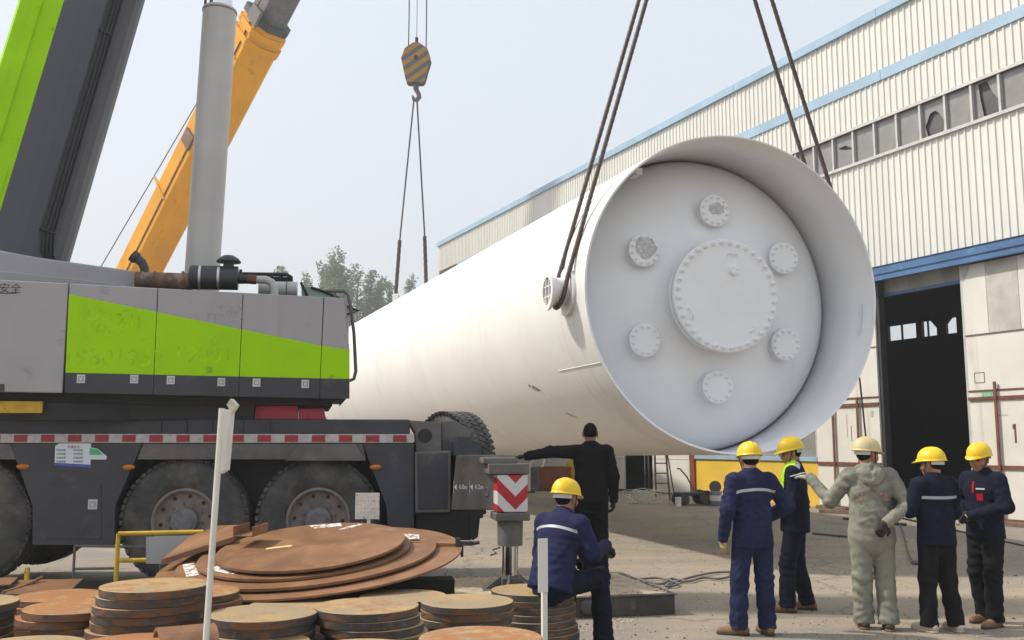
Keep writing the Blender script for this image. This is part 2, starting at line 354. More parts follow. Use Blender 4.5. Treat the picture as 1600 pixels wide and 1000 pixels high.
# ------------------------------------------------------------------ ground
g = MB(); g.add([(-700, -120, 0), (700, -120, 0), (700, 900, 0), (-700, 900, 0)], [(0, 1, 2, 3)])
g.build('ground', 'yard_concrete', kind='structure')
# ------------------------------------------------------------------ warehouse
AN = math.atan(703 / 1500); W0 = ground_at(1581, 816)
wh = thing('warehouse', 'long cream corrugated metal factory hall with blue trim and an open sliding door', 'warehouse', (W0.x, W0.y, 0), math.pi / 2 + AN)
S0, S1, DEP = -9.0, 36.1, -20.0
pitch_, nrib = .2, 4
def sheet_mesh(h):
    b = MB(); v = []; x = 0.0; prof = []
    for i in range(nrib):
        x = i * pitch_; prof += [(x, 0), (x + .13, 0), (x + .148, .03), (x + .182, .03)]
    prof.append((nrib * pitch_, 0))
    for z in (0, h): v += [(px_, py_, z) for px_, py_ in prof]
    n = len(prof); b.add(v, [(i + 1, i, i + n, i + n + 1) for i in range(n - 1)])
    return b.mesh('cladding_sheet', 'cream_cladding')
for z0, z1 in ((11.54, 13.02), (10.27, 11.28), (6.24, 9.22)):
    me = sheet_mesh(z1 - z0); s = S0
    while s < S1 - .3:
        o = bpy.data.objects.new('cladding_sheet', me); o.location = (s, random.uniform(0, .004), z0); link(o, wh); s += nrib * pitch_
# structural shell: back, gables, roof, and the wall under the cladding
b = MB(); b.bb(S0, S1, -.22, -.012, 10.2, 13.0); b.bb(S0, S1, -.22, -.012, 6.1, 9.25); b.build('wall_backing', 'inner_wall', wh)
b = MB(); b.bb(S1 - .2, S1, DEP, -.012, 0, 13.0); b.build('gable_wall', 'cream_cladding', wh)
b = MB(); b.bb(S0, S0 + .2, DEP, -.012, 0, 13.0); b.build('gable_wall', 'cream_cladding', wh)
b = MB()
for s0, s1 in ((S0, 17.85), (18.5, 19.02), (19.95, 20.3), (22.15, S1)): b.bb(s0, s1, DEP - .2, DEP, 7.1, 7.88)
b.bb(21.2, 21.26, DEP - .1, DEP, 7.1, 7.88); b.bb(19.55, 19.6, DEP - .1, DEP, 7.1, 7.88)
b.prism([(19.02, 7.88), (19.4, 7.88), (19.02, 7.45)], DEP - .19, DEP - .01); b.prism([(18.5, 7.88), (18.2, 7.88), (18.5, 7.6)], DEP - .19, DEP - .01)
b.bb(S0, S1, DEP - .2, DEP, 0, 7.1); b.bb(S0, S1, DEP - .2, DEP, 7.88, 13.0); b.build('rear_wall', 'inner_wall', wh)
b = MB(); rp = [(-.35 * 0 + .05, 13.0), (-10, 15.0), (DEP - .3, 13.0), (DEP - .3, 13.15), (-10, 15.15), (.05, 13.15)]
b.add([(S0, y, z) for y, z in rp] + [(S1, y, z) for y, z in rp], [(0, 1, 7, 6), (1, 2, 8, 7), (2, 3, 9, 8), (3, 4, 10, 9), (4, 5, 11, 10), (5, 0, 6, 11), (0, 5, 4, 1), (1, 4, 3, 2), (7, 10, 11, 6), (8, 9, 10, 7)]); b.build('roof', 'trim_blue', wh)
def strips(name, z0, z1, y0, y1, m, step=6.0, s0=S0, s1=S1):
    s = s0
    while s < s1 - .01:
        e = min(s + step, s1); b = MB(); b.bb(s + .006, e - .006, y0, y1, z0, z1); b.build(name, m, wh); s = e
strips('roof_trim', 13.0, 13.24, .052, .11, 'trim_blue'); strips('blue_band', 11.26, 11.55, .034, .06, 'trim_blue', s1=33.0)
strips('window_header', 10.20, 10.28, .034, .07, 'alu_frame'); strips('window_sill', 9.20, 9.28, .034, .09, 'alu_frame')
# strip of windows
WP = .755; s = -.43 - 11 * WP; i = 0
pane_me = MB().bb(.03, WP - .03, -.06, -.05, 9.27, 10.21).mesh('pane', 'dusty_glass')
frame_me = MB().bb(-.03, .03, -.08, .04, 9.27, 10.21).mesh('window', 'alu_frame')
def broken_pane(hole):
    rect = [(.03, 9.27), (WP / 2, 9.27), (WP - .03, 9.27), (WP - .03, 9.74), (WP - .03, 10.21), (WP / 2, 10.21), (.03, 10.21), (.03, 9.74)]
    n = 8; v = [(x, -.055, z) for x, z in rect] + [(x, -.055, z) for x, z in hole]
    return MB().add(v, [(i, (i + 1) % n, (i + 1) % n + n, i + n) for i in range(n)]).mesh('pane', 'dusty_glass')
BR = {1.08: broken_pane([(.16, 9.30), (.38, 9.31), (.60, 9.30), (.66, 9.62), (.50, 9.90), (.36, 9.93), (.26, 9.86), (.10, 9.60)]),
      -.43: broken_pane([(.10, 9.31), (.3, 9.29), (.5, 9.36), (.56, 9.75), (.60, 10.15), (.36, 10.16), (.24, 9.85), (.08, 9.62)]),
      4.14: broken_pane([(.14, 9.74), (.3, 9.76), (.58, 9.86), (.60, 9.89), (.42, 9.90), (.36, 9.91), (.24, 9.83), (.12, 9.77)])}
while s < S1 - .9:
    o = bpy.data.objects.new('window', frame_me); o.location = (s, 0, 0); link(o, wh)
    me = pane_me
    for k, v in BR.items():
        if abs(s - (k + (0 if k > -.4 else -0) )) < WP * .45: me = v
    p = bpy.data.objects.new('pane', me); link(p, o); s += WP
b = MB(); b.bb(S0, S1, -.16, -.12, 9.2, 10.3); b.build('hole_backing', 'hole_gray', wh)  # board added behind the panes so the broken holes look dim grey, not black
# door rail and sliding doors
b = MB(); b.bb(S0, 16.5, -.01, .28, 6.02, 6.07); b.bb(S0, 16.5, .22, .28, 5.94, 6.28); b.bb(S0, 16.5, .12, .28, 6.23, 6.28); b.bb(S0, 16.5, .18, .31, 5.90, 5.94); b.build('door_rail', 'beam_blue', wh)
b = MB(); b.bb(.93, 5.9, -.35, -.30, 5.62, 6.02); b.build('lintel', 'door_aged', wh); b = MB(); b.bb(.93, 3.6, -.29, -.20, 5.55, 5.63); b.build('lintel_strip', 'beam_blue', wh)
b = MB(); b.bb(3.50, 3.60, -.2, .0, 0, 6.02); b.build('jamb', 'dark_steel', wh)
b = MB(); b.bb(.86, .925, -.02, .05, .05, 5.92); b.build('jamb', 'alu_frame', wh)
def leaf(s0, s1, zs, cuts, y, m='door_white', aged=()):
    cs = [s0] + [c for c in cuts if s0 < c < s1] + [s1]
    for i in range(len(cs) - 1):
        for j in range(len(zs) - 1):
            b = MB(); b.bb(cs[i] + .006, cs[i + 1] - .006, y, y + .05 + random.uniform(0, .008), zs[j] + .006, zs[j + 1] - .006)
            b.build('door_panel', 'door_aged' if (i, j) in aged else m, wh)
zs = [.06, 1.2, 2.75, 2.93, 4.23, 5.9]
leaf(-8.9, .86, [2.75, 4.23], [], 0) if False else None
leaf(-8.9, .86, [4.23, 5.9], [-7.4, -5.9, -4.4, -2.9, -1.4, -.6, .22], .0, aged=((6, 0),))
leaf(-8.9, .86, [2.93, 4.23], [-5.9, -2.9], .0)
leaf(-8.9, .86, [.06, 1.2, 2.75, 2.93], [-7.4, -5.9, -4.4, -2.9, -1.4, .12], .0)
leaf(3.6, 5.92, [4.23, 5.9], [4.75], .0); leaf(3.6, 5.92, [2.93, 4.23], [], .0); leaf(3.6, 5.92, [.06, 1.2, 2.75, 2.93], [4.3, 5.2], .0)
for s0, s1 in ((-8.9, .86), (3.6, 5.92)):
    for z in (1.2, 2.75):
        b = MB(); b.bb(s0, s1, .062, .10, z - .035, z + .04); b.build('door_bar', 'rust_bar', wh)
    b = MB(); b.bb(s0, s1, .062, .08, 2.92, 2.95); b.build('door_seam', 'rust_bar', wh); b = MB(); b.bb(s0, s1, .062, .075, 4.22, 4.245); b.build('door_seam', 'rail_gray', wh)
    b = MB(); b.bb(s0, s1, -.05, .12, 0, .05); b.build('floor_track', 'rust_bar', wh)
for s in (-7.4, -5.9, -4.4, -2.9, -1.4, .12): b = MB(); b.bb(s - .03, s + .03, .102, .135, .06, 3.12); b.build('door_bar', 'rust_bar', wh)
for s in (4.3, 5.2): b = MB(); b.bb(s - .03, s + .03, .102, .135, .06, 2.95); b.build('door_bar', 'rust_bar', wh)
b = MB(); b.add([(.84, .066, 5.88), (.84, .066, 5.5), (.6, .066, 5.88)], [(0, 1, 2)]); b.build('gusset', 'door_aged', wh)
b = MB(); b.bb(.22, .52, .06, .075, 2.77, 2.90); b.build('exit_sign', 'sticker_green', wh, label='small green sign with white characters above the door bar')
lettering('sign_lettering', '安全出口', .085, 'print_white', bpy.data.objects['exit_sign'], (.37, .0768, 2.835), (math.pi / 2, 0, math.pi))
# worn stencil marks and peeled paint on the door leaves
for (s, z, w, h, m) in ((-.28, 1.95, .05, .42, 'rust_bar'), (-.25, 2.1, .06, .10, 'rust_bar'), (.55, 3.35, .26, .012, 'print_gray'), (.55, 3.12, .26, .012, 'print_gray'), (.68, 3.235, .012, .24, 'print_gray'), (.42, 3.235, .012, .24, 'print_gray'), (.02, 2.36, .3, .03, 'door_aged'), (4.75, 2.2, .03, .6, 'door_aged'), (4.6, 2.0, .02, .4, 'rail_gray'), (3.85, 2.5, .1, .16, 'door_aged')):
    b = MB(); b.bb(s - w / 2, s + w / 2, .0586, .0606, z - h / 2, z + h / 2); b.build('paint_mark', m, wh)
# yellow wall bay, window over it, then the far door bays
b = MB(); b.bb(5.95, 11.7, -.2, .0, 0, 1.24); b.build('yellow_wall', 'yellow_wall', wh)
b = MB(); b.bb(5.95, 11.7, -.2, .05, 1.24, 1.36); b.build('bay_sill', 'trim_blue', wh)
for k in range(7):
    b = MB(); s0 = 5.98 + k * .82; b.bb(s0, s0 + .05, -.12, .0, 1.36, 2.7); o = b.build('window', 'alu_frame', wh); b = MB(); b.bb(s0 + .05, s0 + .82, -.08, -.07, 1.36, 2.7); b.build('pane', 'dusty_glass', o)
b = MB(); b.bb(5.95, 11.7, -.2, .0, 2.7, 6.1); b.build('wall', 'door_white', wh)
b = MB(); b.bb(11.7, 11.95, -.2, .06, 0, 6.0); b.build('pillar', 'box_rust', wh)
leaf(11.97, 14.2, [.06, 1.2, 3.4], [13.1], .0); leaf(16.07, 18.4, [.06, 1.2, 3.4], [17.2], .0)
b = MB(); b.bb(11.97, 18.4, -.2, .0, 3.4, 6.1); b.build('wall', 'door_white', wh)
b = MB(); b.bb(14.6, 14.66, -.1, -.05, 0, 3.4); b.bb(15.3, 15.36, -.4, -.35, 0, 3.4); b.build('inner_post', 'rail_gray', wh)
b = MB(); b.bb(18.4, S1, -.2, .0, 0, 1.2); b.bb(18.4, S1, -.2, .0, 2.6, 6.1); b.bb(18.4, 24, -.2, .0, 1.2, 2.6); b.build('wall', 'door_white', wh)
# things stored inside, in the dark
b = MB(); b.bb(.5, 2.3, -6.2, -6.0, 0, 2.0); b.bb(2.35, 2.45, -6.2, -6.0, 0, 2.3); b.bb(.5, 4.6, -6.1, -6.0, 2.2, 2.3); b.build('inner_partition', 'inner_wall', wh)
# ------------------------------------------------------------------ poplars
def leaf_cloud(rng, h, n, wid):
    V = []; Fc = []
    plumes = [(rng.uniform(-.75, .75) * wid, rng.uniform(-.75, .75) * wid, rng.uniform(.55, .97)) for _ in range(5)] + [(0, 0, 1.0)]
    cl = []
    for x0, y0, top in plumes:                       # lumpy clumps of leaves strung up each leader
        z = h * .10
        while z < h * top - .4:
            f_ = z / (h * top); r = rng.uniform(.62, 1.05) * wid * .42 * (1.0 if f_ < .75 else 1.12 - .45 * (f_ - .3)); a = rng.uniform(0, 6.28); o = r * .75 * (1 - .5 * f_)
            cl.append((x0 * (.35 + .65 * f_) + o * math.cos(a), y0 * (.35 + .65 * f_) + o * math.sin(a), min(z, h * top - r * 1.2), r)); z += r * rng.uniform(.75, 1.25)
    wts = np.array([c[3] ** 2 for c in cl]); wts /= wts.sum(); pick = rng.choice(len(cl), n, p=wts)
    for i in range(n):
        x0, y0, z0, r = cl[pick[i]]; d = rng.normal(size=3); d /= np.linalg.norm(d); q_ = r * (.35 + .65 * rng.random() ** .6) * (1 + .12 * rng.normal())
        p = Vector((x0 + d[0] * q_, y0 + d[1] * q_, z0 + d[2] * q_ * 1.25))
        q = Quaternion((rng.normal(), rng.normal(), rng.normal(), rng.normal())).normalized(); s = rng.uniform(.09, .17)
        b0 = len(V)
        for dx, dy in ((-s * .6, 0), (0, -s), (s * .6, 0), (0, s)): V.append(p + q @ Vector((dx, dy, 0)))
        Fc.append((b0, b0 + 1, b0 + 2, b0 + 3))
    return MB().add(V, Fc), plumes
kinds = []
for k in range(4):
    rng = np.random.default_rng(40 + k); H_ = 18.0; cl, pl = leaf_cloud(rng, H_, 15000, (1.5, 1.9, 2.3, 2.7)[k]); cme = cl.mesh('crown', 'leaf')
    tb = MB(); tb.tube([(0, 0, 0), (.05, 0, 5), (0, .06, 10), (0, 0, 17)], [.24, .2, .13, .03], 8)
    for x, y, top in pl: tb.tube([(0, 0, 3 + 2 * top), (x * .6, y * .6, H_ * .4 * top + 2), (x, y, H_ * .92 * top)], [.10, .07, .015], 5)
    kinds.append((cme, tb.mesh('trunk', 'bark')))
TREES = [(440, 410, 95, 0, 'narrow pale poplar just above the crane air filter rail, leftmost of the row'), (480, 425, 92, 1, 'low bushy poplar behind the crane cab glass'), (522, 386, 88, 2, 'tallest poplar of the row, twin tops, behind the crane handrail'),
         (505, 408, 93, 1, 'poplar half hidden left of the tallest one'), (560, 410, 90, 3, 'broad poplar right of the tallest one'), (580, 416, 94, 0, 'slim poplar on the right shoulder of the broad one'), (594, 432, 90, 1, 'small poplar left of the rear lifting rope'), (609, 434, 96, 0, 'thin poplar directly behind the rear lifting rope'),
         (643, 428, 100, 1, 'short poplar peeking over the white vessel between the two rear ropes'), (539, 440, 87, 1, 'poplar low behind the end of the white vessel')]
for px_, py_, Y, k, lab in TREES:
    Y *= 1.7; p = at(px_, py_, Y); t = thing('poplar_tree', lab, 'tree', (p.x, Y, 0), random.uniform(0, 6.28), 'poplars behind the yard'); sc_ = p.z / 18.0
    t.scale = (sc_ * 1.0, sc_ * 1.0, sc_)
    link(bpy.data.objects.new('trunk', kinds[k][1]), t); link(bpy.data.objects.new('crown', kinds[k][0]), t)
# ------------------------------------------------------------------ the white vessel
TH, TL = .265, .022
VC = Vector((2.368 * 1.4, 14.0, CAMH + 1.592 * 1.4)); VR, VK, VL = 1.695 * 1.4, .035, 36.0
va = Vector((-math.sin(TH) * math.cos(TL), math.cos(TH) * math.cos(TL), math.sin(TL))); vu = Vector((math.cos(TH), math.sin(TH), 0)); vw = vu.cross(va)
VM = Matrix((vu, va, vw)).transposed()
ves = thing('storage_vessel', 'huge white steel vessel with a recessed bolted end, hanging from wire ropes', 'vessel')
ves.matrix_world = Matrix.Translation(VC) @ VM.to_4x4()
Y_ = (0, 1, 0)
def vp(t, ph, r): return Vector((r * math.sin(ph), t, r * math.cos(ph)))          # along, angle from up, radius
def ylathe(b, prof, n, o=(0, 0, 0), mi=0, smooth=True):
    """profile (radius, y) about the local y axis"""
    v = []; 
    for r, y in prof:
        for i in range(n): t = 2 * math.pi * i / n; v.append(Vector(o) + Vector((r * math.sin(t), y, r * math.cos(t))))
    f = [(j * n + i, j * n + (i + 1) % n, (j + 1) * n + (i + 1) % n, (j + 1) * n + i)[::-1] for j in range(len(prof) - 1) for i in range(n)]
    return b.add(v, f, mi, smooth)
def rr(t): return VR + VK * t
TJ = 1.62
prof = [(rr(t) + (.0 if t > 0 else 0), t) for t in (0, .4, 1.0, 2, 3, 4.5, 6, 9, 12, 15, 18, 21, 24, 28, 32, VL)]
E_ = rr(VL); prof += [(E_ * math.cos(a), VL + 1.5 * math.sin(a)) for a in (.2, .4, .6, .8, 1.0, 1.2, 1.4, 1.55)]
b = MB(); ylathe(b, prof, 160); b.build('shell', 'vessel_paint', ves)
b = MB(); ylathe(b, [(rr(TJ + .06) - .03, TJ + .06), (rr(.8) - .03, .8), (rr(0) - .03, 0), (rr(0), 0)], 160); b.build('skirt', 'vessel_inner', ves)
hd = 1.0; hr = rr(TJ) - .045
def dish_y(r): return TJ - hd * math.sqrt(max(0, 1 - (r / hr) ** 2)) if r < hr else TJ
b = MB(); ylathe(b, [(hr, TJ + .05)] + [(hr * math.sin(a), TJ - hd * math.cos(a)) for a in np.linspace(math.pi / 2, 0.001, 26)], 128); b.build('dished_head', 'vessel_inner', ves)
for t in (.55, 1.05, 3.1, 5.6, 8.1, 10.6, 13.1, 15.6, 18.1, 20.6, 23.1, 25.6, 28.1, 30.6, 33.1):       # weld seams
    b = MB(); ylathe(b, [(rr(t - .02) - .002, t - .02), (rr(t) + .0035, t - .008), (rr(t) + .0035, t + .008), (rr(t + .02) - .002, t + .02)], 160); b.build('weld_seam', 'vessel_paint', ves)
b = MB(); b.tube([vp(t, R_(-117), rr(t) + .004) for t in (.05, .6, 1.1, 1.8)], .006, 6); b.build('weld_seam', 'vessel_paint', ves)
def flange(c, R, yb, yf, nb, br, bolt_r, thick, name, patch=0):
    """a nozzle: neck from the head to a blind flange with a ring of bolts; c = centre in x,z"""
    q = thing_part(name, ves)
    b = MB(); ylathe(b, [(R * .90, yb), (R * .90, yf + thick * 1.9)], 48, (c[0], 0, c[1])); b.build('neck', 'vessel_inner', q)
    b = MB(); ylathe(b, [(R * .9, yf + 2 * thick + .03), (R, yf + 2 * thick + .03), (R, yf + thick + .012)], 64, (c[0], 0, c[1]), smooth=False); ylathe(b, [(R * .97, yf + thick + .012), (R * .97, yf + thick)], 64, (c[0], 0, c[1]))
    b.build('flange_ring', 'vessel_inner', q)
    b = MB(); ylathe(b, [(R * .9, yf + thick), (R, yf + thick), (R, yf + .012), (R - .012, yf), (.001, yf)], 64, (c[0], 0, c[1]), smooth=False); b.build('blind_cover', 'vessel_inner', q)
    me = None
    for i in range(nb):
        t = 2 * math.pi * (i + .5) / nb
        if me is None:
            b = MB(); ylathe(b, [(bolt_r, .0), (bolt_r, -bolt_r * .9), (.001, -bolt_r * .9)], 6, smooth=False); ylathe(b, [(bolt_r * .55, -bolt_r * .9), (bolt_r * .5, -bolt_r * 1.9), (.001, -bolt_r * 1.9)], 8); me = b.mesh('bolt', 'vessel_inner')
        o = bpy.data.objects.new('bolt', me); o.location = (c[0] + br * math.sin(t), yf, c[1] + br * math.cos(t)); o.rotation_euler = (random.uniform(-.08, .08), random.uniform(0, 1), random.uniform(-.08, .08)); link(o, q)
    if patch:
        rng = np.random.default_rng(patch); n = 18; v = [(c[0] + (.02 if patch < 3 else 0), yf - .002, c[1] + (.03 if patch < 3 else .08))]
        for i in range(n):
            a = 2 * math.pi * i / n; r = R * (.68 if patch == 2 else .55) * (1 + rng.uniform(-.12, .12)); v.append((v[0][0] + r * math.sin(a), yf - .002, v[0][2] + r * math.cos(a) * (1 if patch == 2 else .7)))
        MB().add(v, [(0, (i + 1) % n + 1, i + 1) for i in range(n)]).build('bare_patch', 'bare_patch', q, label='patch of bare grey metal with flaked paint')
    return q
def thing_part(name, parent):
    o = bpy.data.objects.new(name, None); o.empty_display_size = .1; return link(o, parent)
man = flange((0, 0), .865, dish_y(0) + .05, .31, 36, .80, .036, .075, 'manhole')
b = MB(); ylathe(b, [(.07, .31), (.07, .25), (.001, .25)], 16, (.12, 0, .38), smooth=False)
for i in range(4): ylathe(b, [(.014, .25), (.014, .235), (.001, .235)], 6, (.12 + .045 * math.cos(i * 1.57 + .5), 0, .38 + .045 * math.sin(i * 1.57 + .5)), smooth=False)
b.build('small_port', 'vessel_inner', man)
for (x, z, dx, dz) in ((.10, .63, .07, 0), (-.60, -.30, -.03, .08), (.42, -.50, .05, .05)):
    b = MB(); b.tube([(x - dx, .31, z - dz), (x - dx * .8, .25, z - dz * .8), (x + dx * .8, .25, z + dz * .8), (x + dx, .31, z + dz)], .012, 6); b.build('lifting_lug', 'vessel_inner', man)
for k in range(6):
    a = R_(60 * k + 0); x, z = 1.37 * math.sin(a), 1.37 * math.cos(a)
    flange((x, z), .255, dish_y(1.37 + .2) + .02, .63, 12, .205, .024, .045, 'nozzle', patch={0: 1, 5: 2}.get(k, 0))
b = MB(); b.add([vp(t, R_(97 + d), rr(t) - .034) for t, d in ((.30, -6), (.38, -6), (.38, 6.5), (.30, 6.5))], [(0, 1, 2, 3)]); b.build('pad_plate', 'vessel_inner', ves)
b = MB(); b.box(vp(.9, R_(-32), rr(.9) - .12), (.10, .3, .10)); b.box(vp(TJ - .1, R_(-15), hr - .1), (.14, .14, .04)); b.build('support_lug', 'vessel_paint', ves)
def trunnion(sgn, t0=.70):
    q = thing_part('trunnion', ves); X0 = rr(t0) - .022 - (.15 if sgn > 0 else .05); b = MB()
    def xl(prof, b, n=48, smooth=True):
        v = [Vector((sgn * x, t0 + r * math.sin(2 * math.pi * i / n), r * math.cos(2 * math.pi * i / n))) for r, x in prof for i in range(n)]
        f = [(j * n + i, j * n + (i + 1) % n, (j + 1) * n + (i + 1) % n, (j + 1) * n + i) for j in range(len(prof) - 1) for i in range(n)]
        b.add(v, f if sgn > 0 else [x[::-1] for x in f], 0, smooth)
    xl([(.20, rr(t0) - .02), (.20, X0 + .37)], b); b.build('pipe', 'vessel_paint', q)
    b = MB(); xp = rr(t0) - .022; xl([(.36, xp), (.36, xp + .055), (.2, xp + .055)], b, smooth=False); b.build('pad_ring', 'vessel_paint', q)
    b = MB(); xl([(.2, X0 + .35), (.285, X0 + .35), (.285, X0 + .39), (.205, X0 + .39), (.205, X0 + .17)], b, smooth=False); b.build('end_ring', 'vessel_paint', q)
    b = MB(); xl([(.204, X0 + .22), (.001, X0 + .22)], b, smooth=False); b.build('inner_plate', 'crane_dusty', q)
    for d in (-.075, .075):
        L = 2 * math.sqrt(.2 ** 2 - d * d); b = MB(); b.box((sgn * (X0 + .37), t0 + d, 0), (.03, .022, L)); b.build('grid_bar', 'vessel_paint', q)
        b = MB(); b.box((sgn * (X0 + .358), t0, d), (.03, L, .022)); b.build('grid_bar', 'vessel_paint', q)
trunnion(-1); trunnion(1)
for (t, ph, w, h) in ((3.4, -122, .30, .05), (2.6, -137, .20, .035)):
    rng = np.random.default_rng(int(t * 10)); v = []
    for i in range(10):
        a = 2 * math.pi * i / 10; tt = t + w * math.cos(a) * rng.uniform(.6, 1.1); pp = R_(ph) + h * math.sin(a) * rng.uniform(.4, 1.1) / 2.4 + .03 * math.cos(a); v.append(vp(tt, pp, rr(tt) + .003))
    MB().add(v, [tuple(range(10))]).build('scuff_mark', 'scuff', ves)
# ------------------------------------------------------------------ lifting ropes and hook blocks
Tm = VC + va * .70; K1 = Vector((Tm.x, Tm.y, 12.35))
def sling_front(sgn, name, label):
    T = Tm + vu * sgn * (VR + .14); b = MB(); pts = []
    def arc(dt, dz): return T + va * dt + Vector((0, 0, dz))
    up = (K1 - T); path = []
    for s_, e in ((-1, 1), (1, 1)):
        pass
    r0 = .245
    n = 60; st = arc(-r0, .05)
    left = [K1 + va * -.2 + (st - (K1 + va * -.2)) * (i / n) for i in range(n)]
    low = [arc(-r0 * math.cos(a), -r0 * math.sin(a)) + vu * sgn * .05 * math.sin(a) for a in np.linspace(0, math.pi, 13)]
    en = arc(r0, .05); right = [en + (K1 + va * .2 - en) * (i / n) for i in range(1, n + 1)]
    fine = []
    for seg in (left, low, right):
        for p in seg: fine.append(p)
    # resample finely so the lay of the rope shows
    out = [fine[0]]
    for p in fine[1:]:
        k = max(1, int((p - out[-1]).length / .035)); q0 = out[-1].copy()
        for i in range(1, k + 1): out.append(q0 + (p - q0) * (i / k))
    b.tube(out, .033, 12, lobes=4, pitch=.42); return b.build(name, 'rope_steel', label=label, cat='rope', group='front lifting slings')
sling_front(-1, 'wire_rope_sling', 'thick brown wire rope looped under the near trunnion of the vessel')
sling_front(1, 'wire_rope_sling', 'thick wire rope pair rising behind the right rim of the vessel end')
tl0, tl1 = at(1343, 590, 15.2), at(1353, 684, 15.0); tl2 = ground_at(1372, 812)
b = MB(); b.tube([tl0, tl1, at(1360, 740, 14.8), at(1366, 800, 14.3), Vector((tl2.x, 14.0, .03)), Vector((tl2.x + .5, 13.8, .02))], .014, 6); b.build('tag_line', 'rope_dark', label='dark tag line hanging from the vessel rim behind the coverall worker', cat='rope')
def hook_block(name, label, top, scale, ropes_to, mt='hazard_stripes'):
    t = thing(name, label, 'hook block', top); w, h = .62 * scale, 1.78 * scale
    out = [(-.10, 0), (.10, 0), (.42, -.22), (.56, -.62), (.33, -1.48), (.26, -1.56), (-.30, -1.56), (-.37, -1.48), (-.56, -.62), (-.42, -.22)]
    out = [(x * scale * 1.1, z * scale * 1.1) for x, z in out]
    for y in (-.24, .24):
        b = MB(); b.prism(out, y * scale - .025, y * scale + .025); b.build('side_plate', mt, t, bevel=.01)
    b = MB(); b.prism([(x * .93, z * .97 - .02) for x, z in out], -.2 * scale, .2 * scale); b.build('sheave_case', 'crane_dark', t)
    b = MB(); b.cyl((0, -.3 * scale, -.66 * scale), (0, .3 * scale, -.66 * scale), .09 * scale); b.build('sheave_pin', 'crane_dark', t)
    b = MB(); b.box((0, 0, .10 * scale), (.12 * scale, .12 * scale, .42 * scale)); b.build('rope_socket', 'crane_dark', t)
    hk = [(0, 0, -1.6 * scale), (0, 0, -1.95 * scale), (.10 * scale, 0, -2.12 * scale), (.13 * scale, 0, -2.28 * scale), (.03 * scale, 0, -2.42 * scale), (-.10 * scale, 0, -2.36 * scale), (-.15 * scale, 0, -2.2 * scale)]
    b = MB(); b.tube(hk, [.13 * scale, .11 * scale, .10 * scale, .11 * scale, .11 * scale, .08 * scale, .03 * scale], 10); b.build('hook', 'crane_dusty', t)
    for (x, y, zt, z0) in ropes_to:
        b = MB(); b.tube([(x, y, z0), (x * .9, y, zt)], .026 * scale if abs(x) > .05 else .014 * scale, 6); b.build('hoist_rope', 'rope_dark', t)
    return t
RB = VC + va * 25.3; RT = at(651, 70, RB.y)
hook_block('crane_hook_block', 'worn orange and grey striped hook block hanging over the vessel tail', RT, 1.0, ((-.36, .2, 22, -.3), (.42, -.2, 22, -.3), (0, 0, 22, .2)))
hook = RT + Vector((-.02, 0, -2.33))
def sling_rear(ph, dx, label):
    e = RB + (vu * math.sin(ph) + vw * math.cos(ph)) * (rr(25.3) + .10); d = e - hook; n = 60
    b = MB(); k = .72; b.tube([hook + Vector((dx, 0, 0)) + d * (i / n) for i in range(int(n * k) + 1)], .035, 6)
    q = b.build('rear_sling', 'rope_dark', label=label, cat='rope', group='rear lifting slings')
    b = MB(); b.tube([hook + Vector((dx, 0, 0)) * (1 - i / 20) + d * (k + (1 - k) * i / 20) for i in range(21)], .075, 8, lobes=3, pitch=.8); b.build('sleeve', 'rope_steel', q)
    b = MB(); b.box(e, (.22, .22, .32)); b.build('shackle', 'vessel_paint', q, bevel=.03)
sling_rear(R_(-25), -.06, 'thin rear rope slanting left down to the lug on the vessel tail'); sling_rear(R_(-3), .06, 'thin rear rope dropping behind the top of the vessel')
hook_block('front_hook_block', 'grey hook block carrying the two front slings high above the vessel end', K1 + Vector((0, 0, 2.3)), 1.0, ((-.36, .2, 40, -.3), (.36, -.2, 40, -.3)), 'crane_dusty')
# ------------------------------------------------------------------ the green crane
CA = R_(6.0); _o = at(285, 813, 11.0); CP = Plane((_o.x, _o.y), CA)
SA = R_(12.0); _o2 = at(285, 540, 10.75); SP = Plane((_o2.x, _o2.y), SA)
crane = thing('mobile_crane', 'green and grey mobile crane with raised boom, standing on an outrigger', 'crane', (_o.x, _o.y, 0), 0)
def frame_under(parent, plane):
    """transform that carries plane coordinates (u, depth, z) into the crane's own coordinates"""
    return Matrix.Translation(plane.o - Vector((_o.x, _o.y, 0))) @ Matrix.Rotation(plane.a, 4, 'Z')
CM = frame_under(crane, CP); SM = frame_under(crane, SP)
def cpart(name, b, m, M=None, bevel=0.0, parent=None, label=None):
    o = b.build(name, m, parent or crane, bevel, label)
    if parent is None: o.matrix_local = CM if M is None else M
    return o
cu = lambda x, y, off=0.0: CP.uz(x, y, off)
ul, _ = cu(-120, 690); ur, z690 = cu(646, 690); zdeck = cu(500, 655, .05)[1]
zs0 = cu(300, 692)[1]; zs1 = cu(300, 678)[1]
b = MB(); b.bb(ul - 4, cu(640, 690)[0], .06, 2.7, zs0 - .02, zdeck); cpart('deck', b, 'crane_dark', bevel=.02)
for x in (250, 290, 330, 378, 420):
    b = MB(); u = cu(x, 665, .04)[0]; b.bb(u - .012, u + .012, .035, .06, zs1 + .03, zdeck - .03); cpart('deck_rib', b, 'crane_dark')
b = MB(); b.bb(ul - 4, ur, .0, .05, zs0, zs1); strip = cpart('reflective_tape', b, 'tape_white', bevel=.004)
x = -116
me = None
while x < 640:
    u0, u1 = cu(x + 11, 684)[0], cu(x + 32, 684)[0]; b = MB(); b.bb(u0, u1, -.004, .0 - .0005, zs0 + .012, zs1 - .012); b.build('red_segment', 'tape_red', strip); x += 42.3
